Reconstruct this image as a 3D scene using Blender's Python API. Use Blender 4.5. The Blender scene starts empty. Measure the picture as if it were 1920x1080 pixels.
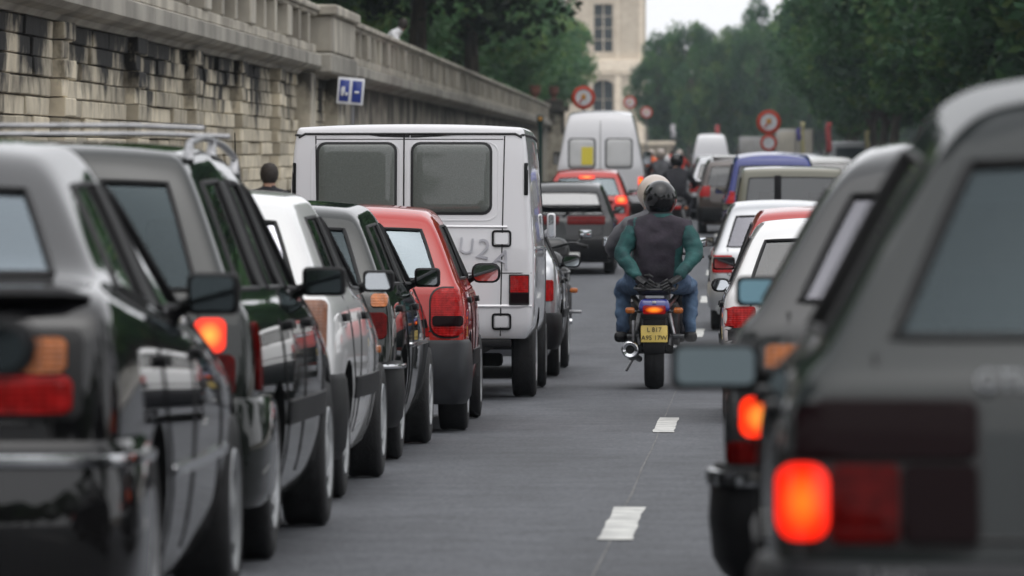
import bpy, bmesh, math, random
import numpy as np
from mathutils import Vector, Matrix
from mathutils.bvhtree import BVHTree

random.seed(7)
np.random.seed(7)
S = bpy.context.scene
COL = S.collection
R = math.radians
PI = math.pi

# ------------------------------------------------------------------ camera
CAM_Z = 1.9            # height of the lens; the road dips ahead of it
F_PX = 10667.0         # 200 mm lens, in pixels of a 1920 wide picture
cam_d = bpy.data.cameras.new('camera')
cam = bpy.data.objects.new('camera', cam_d)
COL.objects.link(cam)
S.camera = cam
cam_d.sensor_width = 36.0
cam_d.lens = 200.0
cam_d.clip_start = 0.5
cam_d.clip_end = 5000.0
cam.location = (0.0, 0.0, CAM_Z)
cam.rotation_euler = (R(90) - math.atan(250 / F_PX), 0.0, math.atan(290 / F_PX))
cam_d.dof.use_dof = True
cam_d.dof.focus_distance = 38.0
cam_d.dof.aperture_fstop = 5.2
cam_d.dof.aperture_blades = 7

# ------------------------------------------------------------------ world, sun, exposure
SUN_EL, SUN_AZ = R(74), R(170)
w = bpy.data.worlds.new('World')
S.world = w
w.use_nodes = True
nt = w.node_tree
nt.nodes.clear()
wo = nt.nodes.new('ShaderNodeOutputWorld')
bg = nt.nodes.new('ShaderNodeBackground')
sky = nt.nodes.new('ShaderNodeTexSky')
sky.sky_type = 'NISHITA'
sky.sun_disc = False
sky.sun_elevation = SUN_EL
sky.sun_rotation = SUN_AZ
sky.air_density = 1.0
sky.dust_density = 6.0
sky.ozone_density = 1.0
hs = nt.nodes.new('ShaderNodeHueSaturation')      # thick cloud: the same sky without its blue
hs.inputs['Saturation'].default_value = 0.14
hs.inputs['Value'].default_value = 1.0
nt.links.new(sky.outputs[0], hs.inputs['Color'])
cl = nt.nodes.new('ShaderNodeMix')                # an even cloud deck over that sky
cl.data_type = 'RGBA'
cl.inputs[0].default_value = 0.7
cl.inputs[7].default_value = (9.0, 9.1, 9.4, 1)
nt.links.new(hs.outputs[0], cl.inputs[6])
nt.links.new(cl.outputs[2], bg.inputs['Color'])
bg.inputs['Strength'].default_value = 0.122
nt.links.new(bg.outputs[0], wo.inputs['Surface'])

sun_d = bpy.data.lights.new('sun', 'SUN')
sun_d.energy = 0.5
sun_d.angle = R(70)
sun_d.color = (1.0, 0.97, 0.93)
sun = bpy.data.objects.new('sun', sun_d)
COL.objects.link(sun)
sv = Vector((math.sin(SUN_AZ) * math.cos(SUN_EL), math.cos(SUN_AZ) * math.cos(SUN_EL), math.sin(SUN_EL)))
sun.rotation_euler = sv.to_track_quat('Z', 'Y').to_euler()
sun.location = (0, 0, 60)

S.view_settings.view_transform = 'Standard'
S.view_settings.look = 'None'
S.view_settings.exposure = 0.4
S.view_settings.gamma = 1.0
S.view_settings.use_curve_mapping = False
S.render.engine = 'CYCLES'
S.cycles.use_denoising = True
S.cycles.max_bounces = 8
S.cycles.diffuse_bounces = 3
S.cycles.glossy_bounces = 4
S.cycles.transmission_bounces = 4
S.cycles.transparent_max_bounces = 24
S.cycles.volume_bounces = 2
S.cycles.caustics_reflective = False
S.cycles.caustics_refractive = False
S.cycles.sample_clamp_indirect = 6.0

# ------------------------------------------------------------------ road profile (the quay dips, then climbs)
_PROF = [(-60, 1.10), (0, 1.22), (10, 1.28), (14, 1.34), (19.5, 1.435), (25, 1.535), (30, 1.64), (35, 1.72), (42, 1.82),
         (50, 1.93), (60, 2.0), (75, 1.97), (90, 1.88), (108, 1.70), (128, 1.60), (160, 1.52), (250, 1.5), (1500, 1.5)]
_py = np.array([p[0] for p in _PROF], float)
_pd = np.array([p[1] for p in _PROF], float)
_fy = np.arange(-60, 400.1, 0.5)
_fd = np.interp(_fy, _py, _pd)
_k = np.exp(-0.5 * (np.arange(-24, 25) / 7.0) ** 2)
_k /= _k.sum()
_fd = np.convolve(np.pad(_fd, 24, mode='edge'), _k, mode='valid')


def road_z(y):
    return CAM_Z - float(np.interp(y, _fy, _fd))


def px(x, y):
    """pixel of the 1920 picture -> (X per metre of distance, Z per metre)"""
    return (x - 1250) / F_PX, (290 - y) / F_PX


# ------------------------------------------------------------------ materials
MATS = {}


def nodes(m):
    m.use_nodes = True
    t = m.node_tree
    t.nodes.clear()
    o = t.nodes.new('ShaderNodeOutputMaterial')
    return t, o


def pmat(name, col, rough=0.5, metal=0.0, coat=0.0, coat_rough=0.05, noise=0.0, nscale=8.0, bump=0.0, bscale=60.0,
         spec=0.5, col2=None, stretch=None, emit=None, estr=0.0, sheen=0.0, ribs=0.0):
    """a Principled material with a little uneven tone, roughness and relief"""
    if name in MATS:
        return MATS[name]
    m = bpy.data.materials.new(name)
    t, o = nodes(m)
    b = t.nodes.new('ShaderNodeBsdfPrincipled')
    b.inputs['Base Color'].default_value = (*col, 1)
    b.inputs['Roughness'].default_value = rough
    b.inputs['Metallic'].default_value = metal
    b.inputs['Coat Weight'].default_value = coat
    b.inputs['Coat Roughness'].default_value = coat_rough
    b.inputs['Specular IOR Level'].default_value = spec
    if sheen:
        b.inputs['Sheen Weight'].default_value = sheen
    if emit:
        b.inputs['Emission Color'].default_value = (*emit, 1)
        b.inputs['Emission Strength'].default_value = estr
    tc = t.nodes.new('ShaderNodeTexCoord')
    src = tc.outputs['Object']
    if stretch:
        mp = t.nodes.new('ShaderNodeMapping')
        mp.inputs['Scale'].default_value = stretch
        t.links.new(src, mp.inputs['Vector'])
        src = mp.outputs[0]
    if noise or col2:
        n = t.nodes.new('ShaderNodeTexNoise')
        n.inputs['Scale'].default_value = nscale
        n.inputs['Detail'].default_value = 6
        t.links.new(src, n.inputs['Vector'])
        mx = t.nodes.new('ShaderNodeMix')
        mx.data_type = 'RGBA'
        c2 = col2 if col2 else tuple(c * (1 - noise) for c in col)
        c1 = col if col2 else tuple(min(1, c * (1 + noise)) for c in col)
        mx.inputs[6].default_value = (*c1, 1)
        mx.inputs[7].default_value = (*c2, 1)
        rp = t.nodes.new('ShaderNodeMapRange')
        rp.inputs[1].default_value = 0.35
        rp.inputs[2].default_value = 0.65
        t.links.new(n.outputs[0], rp.inputs[0])
        t.links.new(rp.outputs[0], mx.inputs[0])
        t.links.new(mx.outputs[2], b.inputs['Base Color'])
    if bump:
        n2 = t.nodes.new('ShaderNodeTexNoise')
        n2.inputs['Scale'].default_value = bscale
        n2.inputs['Detail'].default_value = 5
        t.links.new(src, n2.inputs['Vector'])
        bp = t.nodes.new('ShaderNodeBump')
        bp.inputs['Strength'].default_value = bump
        bp.inputs['Distance'].default_value = 0.02
        t.links.new(n2.outputs[0], bp.inputs['Height'])
        t.links.new(bp.outputs[0], b.inputs['Normal'])
    if ribs:
        wv = t.nodes.new('ShaderNodeTexWave')
        wv.bands_direction = 'Z'
        wv.inputs['Scale'].default_value = ribs
        t.links.new(tc.outputs['Object'], wv.inputs['Vector'])
        wx = t.nodes.new('ShaderNodeTexWave')
        wx.bands_direction = 'X'
        wx.inputs['Scale'].default_value = ribs * .6
        t.links.new(tc.outputs['Object'], wx.inputs['Vector'])
        sm = t.nodes.new('ShaderNodeMath')
        t.links.new(wv.outputs['Fac'], sm.inputs[0])
        t.links.new(wx.outputs['Fac'], sm.inputs[1])
        bp = t.nodes.new('ShaderNodeBump')
        bp.inputs['Strength'].default_value = 0.35
        bp.inputs['Distance'].default_value = 0.004
        t.links.new(sm.outputs[0], bp.inputs['Height'])
        t.links.new(bp.outputs[0], b.inputs['Normal'])
    t.links.new(b.outputs[0], o.inputs['Surface'])
    MATS[name] = m
    return m


def paint(name, col, metal=0.0, dirt=0.25, rough=0.3, coat=1.0):
    """car paint: clear coat, fine road dust that is thicker towards the sills"""
    if name in MATS:
        return MATS[name]
    m = bpy.data.materials.new(name)
    t, o = nodes(m)
    b = t.nodes.new('ShaderNodeBsdfPrincipled')
    b.inputs['Metallic'].default_value = metal
    b.inputs['Coat Weight'].default_value = coat
    b.inputs['Specular IOR Level'].default_value = 0.0 if metal == 0 else 0.3
    b.inputs['Coat IOR'].default_value = 1.56
    tc = t.nodes.new('ShaderNodeTexCoord')
    n = t.nodes.new('ShaderNodeTexNoise')
    n.inputs['Scale'].default_value = 3.0
    n.inputs['Detail'].default_value = 8
    t.links.new(tc.outputs['Object'], n.inputs['Vector'])
    sp = t.nodes.new('ShaderNodeSeparateXYZ')
    t.links.new(tc.outputs['Object'], sp.inputs[0])
    h = t.nodes.new('ShaderNodeMapRange')
    h.inputs[1].default_value = 0.75
    h.inputs[2].default_value = 0.15
    h.inputs[3].default_value = 0.12
    h.inputs[4].default_value = 1.0
    t.links.new(sp.outputs['Z'], h.inputs[0])
    mu = t.nodes.new('ShaderNodeMath')
    mu.operation = 'MULTIPLY'
    t.links.new(n.outputs[0], mu.inputs[0])
    t.links.new(h.outputs[0], mu.inputs[1])
    m2 = t.nodes.new('ShaderNodeMath')
    m2.operation = 'MULTIPLY'
    m2.inputs[1].default_value = dirt * 2
    t.links.new(mu.outputs[0], m2.inputs[0])
    mx = t.nodes.new('ShaderNodeMix')
    mx.data_type = 'RGBA'
    mx.inputs[6].default_value = (*col, 1)
    mx.inputs[7].default_value = (0.13, 0.12, 0.105, 1)
    t.links.new(m2.outputs[0], mx.inputs[0])
    t.links.new(mx.outputs[2], b.inputs['Base Color'])
    b.inputs['Roughness'].default_value = rough
    cr = t.nodes.new('ShaderNodeMapRange')
    cr.inputs[3].default_value = 0.03
    cr.inputs[4].default_value = 0.30
    t.links.new(m2.outputs[0], cr.inputs[0])
    t.links.new(cr.outputs[0], b.inputs['Coat Roughness'])
    t.links.new(b.outputs[0], o.inputs['Surface'])
    MATS[name] = m
    return m


def glass(name, tint=(0.5, 0.58, 0.56), base=0.06, rough=0.02, gcol=(1, 1, 1), mult=1.4):
    """thin window glass: tinted see-through plus reflection"""
    if name in MATS:
        return MATS[name]
    m = bpy.data.materials.new(name)
    t, o = nodes(m)
    tr = t.nodes.new('ShaderNodeBsdfTransparent')
    tr.inputs[0].default_value = (*tint, 1)
    gl = t.nodes.new('ShaderNodeBsdfGlossy')
    gl.inputs['Color'].default_value = (*gcol, 1)
    gl.inputs['Roughness'].default_value = rough
    fr = t.nodes.new('ShaderNodeFresnel')
    fr.inputs['IOR'].default_value = 1.52
    ma = t.nodes.new('ShaderNodeMath')
    ma.operation = 'MULTIPLY_ADD'
    ma.inputs[1].default_value = mult
    ma.inputs[2].default_value = base
    ma.use_clamp = True
    t.links.new(fr.outputs[0], ma.inputs[0])
    mx = t.nodes.new('ShaderNodeMixShader')
    t.links.new(ma.outputs[0], mx.inputs[0])
    t.links.new(tr.outputs[0], mx.inputs[1])
    t.links.new(gl.outputs[0], mx.inputs[2])
    t.links.new(mx.outputs[0], o.inputs['Surface'])
    MATS[name] = m
    return m


def lit_lens(name, core, edge, strength):
    """a burning lamp behind a lens: brightest at the bulb"""
    if name in MATS:
        return MATS[name]
    m = bpy.data.materials.new(name)
    t, o = nodes(m)
    tc = t.nodes.new('ShaderNodeTexCoord')
    mp = t.nodes.new('ShaderNodeMapping')
    mp.inputs['Location'].default_value = (-0.5, -0.5, -0.5)
    t.links.new(tc.outputs['Generated'], mp.inputs['Vector'])
    ln = t.nodes.new('ShaderNodeVectorMath')
    ln.operation = 'LENGTH'
    mp2 = t.nodes.new('ShaderNodeMapping')
    mp2.inputs['Scale'].default_value = (1, 0.0, 1)
    t.links.new(mp.outputs[0], mp2.inputs['Vector'])
    t.links.new(mp2.outputs[0], ln.inputs[0])
    rp = t.nodes.new('ShaderNodeValToRGB')
    rp.color_ramp.elements[0].position = 0.0
    rp.color_ramp.elements[0].color = (*core, 1)
    rp.color_ramp.elements[1].position = 0.42
    rp.color_ramp.elements[1].color = (*edge, 1)
    t.links.new(ln.outputs['Value'], rp.inputs[0])
    em = t.nodes.new('ShaderNodeEmission')
    em.inputs['Strength'].default_value = strength
    t.links.new(rp.outputs[0], em.inputs['Color'])
    gl = t.nodes.new('ShaderNodeBsdfGlossy')
    gl.inputs['Roughness'].default_value = 0.15
    ad = t.nodes.new('ShaderNodeMixShader')
    ad.inputs[0].default_value = 0.04
    t.links.new(em.outputs[0], ad.inputs[1])
    t.links.new(gl.outputs[0], ad.inputs[2])
    t.links.new(ad.outputs[0], o.inputs['Surface'])
    MATS[name] = m
    return m


M_TYRE = pmat('tyre rubber', (0.012, 0.012, 0.013), 0.75, noise=0.3, nscale=30, bump=0.3, bscale=90)
M_TRIM = pmat('black plastic trim', (0.009, 0.009, 0.010), 0.5, noise=0.25, nscale=12, bump=0.06, bscale=200, spec=.16)
M_SEAL = pmat('rubber seal', (0.008, 0.008, 0.009), 0.6)
M_ARCH = pmat('wheel arch black', (0.008, 0.008, 0.008), 0.95)  # near-black for wheel wells, rim slots and the exhaust bore
M_CHROME = pmat('chrome', (0.72, 0.73, 0.75), 0.14, metal=1.0, noise=0.08, nscale=20)
M_ALU = pmat('wheel cover alloy', (0.42, 0.43, 0.44), 0.42, metal=0.55, noise=0.2, nscale=14)
M_SEAT = pmat('seat cloth', (0.035, 0.037, 0.042), 0.9, noise=0.3, nscale=20, bump=0.2)
M_LINING = pmat('cabin lining', (0.022, 0.022, 0.024), 0.85, noise=0.2)
M_RED = pmat('red lens', (0.34, 0.008, 0.008), 0.3, spec=.05, coat=.3, noise=0.3, nscale=30, ribs=22)
M_DKRED = pmat('dark red lens', (0.085, 0.003, 0.003), 0.3, spec=.0, coat=.15, noise=0.3, nscale=30, ribs=22)
M_SMOKE = pmat('smoked lens', (0.010, 0.004, 0.005), 0.3, spec=.0, coat=.12)
M_AMBER = pmat('amber lens', (0.40, 0.105, 0.01), 0.3, coat=.25, noise=0.25, nscale=30, ribs=22)
M_AMBERD = pmat('dark amber lens', (0.16, 0.05, 0.015), 0.3, coat=.25, noise=0.25, nscale=30, ribs=22)
M_CLEAR = pmat('clear lens', (0.55, 0.55, 0.55), 0.2, coat=1.0)
M_BRAKE = lit_lens('burning brake lamp', (1.0, 0.16, 0.012), (1.0, 0.016, 0.003), 1.35)
M_BRAKE_S = lit_lens('burning tail lamp', (1.0, 0.40, 0.05), (1.0, 0.03, 0.006), 1.25)
M_TAIL = lit_lens('glowing bike lamp', (1.0, 0.22, 0.01), (0.10, 0.001, 0.001), 1.5)
M_MIRROR = pmat('mirror glass', (0.62, 0.65, 0.68), 0.04, metal=1.0)
M_MIRRORD = pmat('dim mirror glass', (0.085, 0.105, 0.112), 0.05, metal=1.0)
M_MIRRORB = pmat('blue mirror glass', (0.11, 0.19, 0.225), 0.05, metal=1.0)
M_PLATE_W = pmat('white number plate', (0.62, 0.62, 0.60), 0.4, noise=0.1)
M_PLATE_Y = pmat('yellow number plate', (0.80, 0.60, 0.16), 0.4, noise=0.1)
M_BLACK = pmat('black print', (0.01, 0.01, 0.01), 0.6)
M_STEEL = pmat('bare steel', (0.35, 0.35, 0.36), 0.35, metal=0.9, noise=0.2, nscale=25)
M_UNDER = pmat('underbody', (0.012, 0.012, 0.012), 0.9)
G_DARK = glass('tinted side glass', (0.20, 0.26, 0.24), 0.10)
G_REAR = glass('rear glass', (0.40, 0.49, 0.50), 0.05)
G_SKY = glass('bright rear glass', (0.42, 0.48, 0.52), 0.22, 0.06)
G_DIM = glass('dim rear glass', (0.26, 0.33, 0.36), 0.0, 0.05, (.75, .92, 1.0), .8)
G_LILAC = glass('lilac rear glass', (0.25, 0.26, 0.30), 0.06, 0.06, (.9, .9, 1.0))
G_BLUE = glass('cool rear glass', (0.46, 0.56, 0.60), 0.04, 0.05, (.80, .93, 1.0))
G_COOL = glass('sky lit rear glass', (0.44, 0.54, 0.58), 0.10, 0.05, (.80, .92, 1.0))
G_PALE = glass('pale rear glass', (0.5, 0.52, 0.58), 0.42, 0.12, (.9, .9, 1.0))


# ------------------------------------------------------------------ mesh helpers
def link(name, me, parent=None):
    o = bpy.data.objects.new(name, me)
    COL.objects.link(o)
    if parent is not None:
        o.parent = parent
    return o


def mesh(name, verts, faces, mat=None, parent=None, smooth=True, midx=None, sharp=40):
    me = bpy.data.meshes.new(name)
    me.from_pydata([tuple(v) for v in verts], [], [tuple(f) for f in faces])
    mats = mat if isinstance(mat, (list, tuple)) else [mat]
    for m in mats:
        if m is not None:
            me.materials.append(m)
    if midx is not None:
        me.polygons.foreach_set('material_index', midx)
    if smooth:
        me.polygons.foreach_set('use_smooth', [True] * len(me.polygons))
        me.update()
        if sharp:
            me.set_sharp_from_angle(angle=R(sharp))
    me.update()
    return link(name, me, parent)


def from_bm(name, bm, mat=None, parent=None, smooth=True, sharp=40):
    me = bpy.data.meshes.new(name)
    bmesh.ops.recalc_face_normals(bm, faces=bm.faces[:])
    bm.to_mesh(me)
    bm.free()
    mats = mat if isinstance(mat, (list, tuple)) else [mat]
    for m in mats:
        if m is not None:
            me.materials.append(m)
    if smooth:
        me.polygons.foreach_set('use_smooth', [True] * len(me.polygons))
        me.update()
        if sharp:
            me.set_sharp_from_angle(angle=R(sharp))
    return link(name, me, parent)


def empty(name, loc=(0, 0, 0), rot=(0, 0, 0), label=None, cat=None, group=None):
    o = bpy.data.objects.new(name, None)
    COL.objects.link(o)
    o.location = loc
    o.rotation_euler = rot
    tag(o, label, cat, group)
    return o


def tag(o, label=None, cat=None, group=None, kind=None):
    if label:
        o['label'] = label
    if cat:
        o['category'] = cat
    if group:
        o['group'] = group
    if kind:
        o['kind'] = kind
    return o


def rbox(name, c, size, bev, mat, parent=None, rot=None, seg=2, taper=None):
    """rounded box; taper=(sx, sy) scales the top face"""
    bm = bmesh.new()
    bmesh.ops.create_cube(bm, size=1.0)
    for v in bm.verts:
        v.co = Vector((v.co.x * size[0], v.co.y * size[1], v.co.z * size[2]))
        if taper and v.co.z > 0:
            v.co.x *= taper[0]
            v.co.y *= taper[1]
    if bev:
        bmesh.ops.bevel(bm, geom=bm.edges[:], offset=bev, segments=seg, affect='EDGES', profile=0.5)
    if rot is not None:
        bmesh.ops.rotate(bm, verts=bm.verts[:], cent=(0, 0, 0), matrix=rot)
    bmesh.ops.translate(bm, verts=bm.verts[:], vec=c)
    return from_bm(name, bm, mat, parent)


def tube_data(pts, rad, n=8, closed=False, caps=True, v0=0):
    pts = [Vector(p) for p in pts]
    m = len(pts)
    if not isinstance(rad, (list, tuple)):
        rad = [rad] * m
    vs, fs = [], []
    prev = None
    for i, p in enumerate(pts):
        if closed:
            d = pts[(i + 1) % m] - pts[i - 1]
        else:
            d = pts[min(i + 1, m - 1)] - pts[max(i - 1, 0)]
        if d.length < 1e-9:
            d = Vector((0, 0, 1))
        d.normalize()
        if prev is None:
            a = Vector((0, 0, 1)) if abs(d.z) < 0.9 else Vector((1, 0, 0))
            u = d.cross(a).normalized()
        else:
            u = (prev - d * prev.dot(d))
            if u.length < 1e-6:
                u = d.orthogonal()
            u.normalize()
        prev = u
        v = d.cross(u)
        r = rad[i]
        rx, ry = r if isinstance(r, (list, tuple)) else (r, r)
        for k in range(n):
            a = 2 * PI * k / n
            vs.append(p + u * (math.cos(a) * rx) + v * (math.sin(a) * ry))
    rings = m if closed else m - 1
    for i in range(rings):
        j = (i + 1) % m
        for k in range(n):
            k2 = (k + 1) % n
            fs.append((v0 + i * n + k, v0 + i * n + k2, v0 + j * n + k2, v0 + j * n + k))
    if caps and not closed:
        fs.append(tuple(v0 + k for k in range(n))[::-1])
        fs.append(tuple(v0 + (m - 1) * n + k for k in range(n)))
    return vs, fs


def tube(name, pts, rad, mat, parent=None, n=8, closed=False):
    vs, fs = tube_data(pts, rad, n, closed)
    return mesh(name, vs, fs, mat, parent)


def tubes(name, lst, mat, parent=None, n=8):
    V, Fc = [], []
    for pts, rad in lst:
        a, b = tube_data(pts, rad, n, v0=len(V))
        V += a
        Fc += b
    return mesh(name, V, Fc, mat, parent)


def smooth_path(pts, n=6):
    P = [Vector(p) for p in pts]
    out = []
    for i in range(len(P) - 1):
        p0, p1, p2, p3 = P[max(i - 1, 0)], P[i], P[i + 1], P[min(i + 2, len(P) - 1)]
        for k in range(n):
            t = k / n
            out.append(0.5 * ((2 * p1) + (p2 - p0) * t + (2 * p0 - 5 * p1 + 4 * p2 - p3) * t * t + (3 * p1 - p0 - 3 * p2 + p3) * t ** 3))
    out.append(P[-1])
    return out


def lathe(name, prof, axis, c, mat, parent=None, n=24, midx=None):
    """prof: list of (radius, along); revolved about axis 'x', 'y' or 'z' through c"""
    vs, fs, mi = [], [], []
    for r, a in prof:
        for k in range(n):
            t = 2 * PI * k / n
            p, q = r * math.cos(t), r * math.sin(t)
            v = {'x': (a, p, q), 'y': (p, a, q), 'z': (p, q, a)}[axis]
            vs.append(Vector(v) + Vector(c))
    for i in range(len(prof) - 1):
        for k in range(n):
            k2 = (k + 1) % n
            fs.append((i * n + k, i * n + k2, (i + 1) * n + k2, (i + 1) * n + k))
            mi.append(midx[i] if midx else 0)
    return mesh(name, vs, fs, mat, parent, midx=mi if midx else None, sharp=50)


def rrect(u0, u1, v0, v1, r=0.02, n=4):
    r = min(r, (u1 - u0) / 2 - 1e-4, (v1 - v0) / 2 - 1e-4)
    out = []
    for cx, cy, a0 in ((u1 - r, v1 - r, 0), (u0 + r, v1 - r, 90), (u0 + r, v0 + r, 180), (u1 - r, v0 + r, 270)):
        for k in range(n + 1):
            a = R(a0 + 90 * k / n)
            out.append((cx + r * math.cos(a), cy + r * math.sin(a)))
    return out


def densify(poly, step):
    out = []
    for i in range(len(poly)):
        a, b = Vector(poly[i]), Vector(poly[(i + 1) % len(poly)])
        k = max(1, int((b - a).length / step))
        for j in range(k):
            out.append(tuple(a + (b - a) * (j / k)))
    return out


VIEWS = {'rear': ((0, 1, 0), lambda u, v: (u, -3, v)), 'right': ((-1, 0, 0), lambda u, v: (3, u, v)),
         'left': ((1, 0, 0), lambda u, v: (-3, u, v)), 'top': ((0, 0, -1), lambda u, v: (u, v, 5))}


def proj(bvh, view, u, v):
    d, fo = VIEWS[view]
    o = Vector(fo(u, v))
    h = bvh.ray_cast(o, Vector(d))
    if h[0] is None:
        h = bvh.find_nearest(o + Vector(d) * 3)
    return h[0], -Vector(d)


def patch(name, bvh, view, poly, off, mat, parent, depth=0.03, rings=5, step=0.06, dome=0.0):
    """a lens or trim piece that follows the body's surface"""
    poly = densify(poly, step)
    n = len(poly)
    cx = sum(p[0] for p in poly) / n
    cy = sum(p[1] for p in poly) / n
    vs, fs = [], []
    # skirt, then rings towards the middle
    levels = [(1.0, -depth), (1.0, off * 0.6), (0.97, off)] + [(1 - k / rings, off + dome * (1 - (1 - k / rings) ** 2)) for k in range(1, rings)]
    for s, of in levels:
        for p in poly:
            h, out = proj(bvh, view, cx + (p[0] - cx) * s, cy + (p[1] - cy) * s)
            vs.append(h + out * of)
    h, out = proj(bvh, view, cx, cy)
    vs.append(h + out * (off + dome))
    m = len(levels)
    for i in range(m - 1):
        for k in range(n):
            k2 = (k + 1) % n
            fs.append((i * n + k, i * n + k2, (i + 1) * n + k2, (i + 1) * n + k))
    for k in range(n):
        fs.append(((m - 1) * n + k, (m - 1) * n + (k + 1) % n, m * n))
    bm = bmesh.new()
    bv = [bm.verts.new(v) for v in vs]
    for f in fs:
        try:
            bm.faces.new([bv[i] for i in f])
        except ValueError:
            pass
    return from_bm(name, bm, mat, parent)


def seam(name, bvh, view, pts, mat, parent, r=0.006, closed=False, step=0.08, off=0.0):
    P = []
    m = len(pts)
    for i in range(m if closed else m - 1):
        a, b = Vector(pts[i]), Vector(pts[(i + 1) % m])
        k = max(1, int((b - a).length / step))
        for j in range(k):
            q = a + (b - a) * (j / k)
            P.append(q)
    if not closed:
        P.append(Vector(pts[-1]))
    Q = []
    for q in P:
        h, out = proj(bvh, view, q[0], q[1])
        Q.append(h + out * off)
    return tube(name, Q, r, mat, parent, n=5, closed=closed)


def text(name, body, size, mat, parent, mat4, extrude=0.003, align='CENTER'):
    cu = bpy.data.curves.new(name, 'FONT')
    cu.body = body
    cu.size = size
    cu.extrude = extrude
    cu.align_x = align
    cu.align_y = 'CENTER'
    tmp = bpy.data.objects.new(name + '_t', cu)
    COL.objects.link(tmp)
    dg = bpy.context.evaluated_depsgraph_get()
    me = bpy.data.meshes.new_from_object(tmp.evaluated_get(dg))
    bpy.data.objects.remove(tmp)
    me.transform(mat4)
    me.materials.clear()
    me.materials.append(mat)
    return link(name, me, parent)


def copy_tree(o, parent=None):
    c = o.copy()
    COL.objects.link(c)
    c.parent = parent
    for ch in list(o.children):
        copy_tree(ch, c)
    return c


# ------------------------------------------------------------------ vehicles
COLS = [-1.0, -0.915, -0.45, 0.45, 0.915, 1.0]


def evaluated(o):
    dg = bpy.context.evaluated_depsgraph_get()
    dg.update()
    return bpy.data.meshes.new_from_object(o.evaluated_get(dg))


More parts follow.
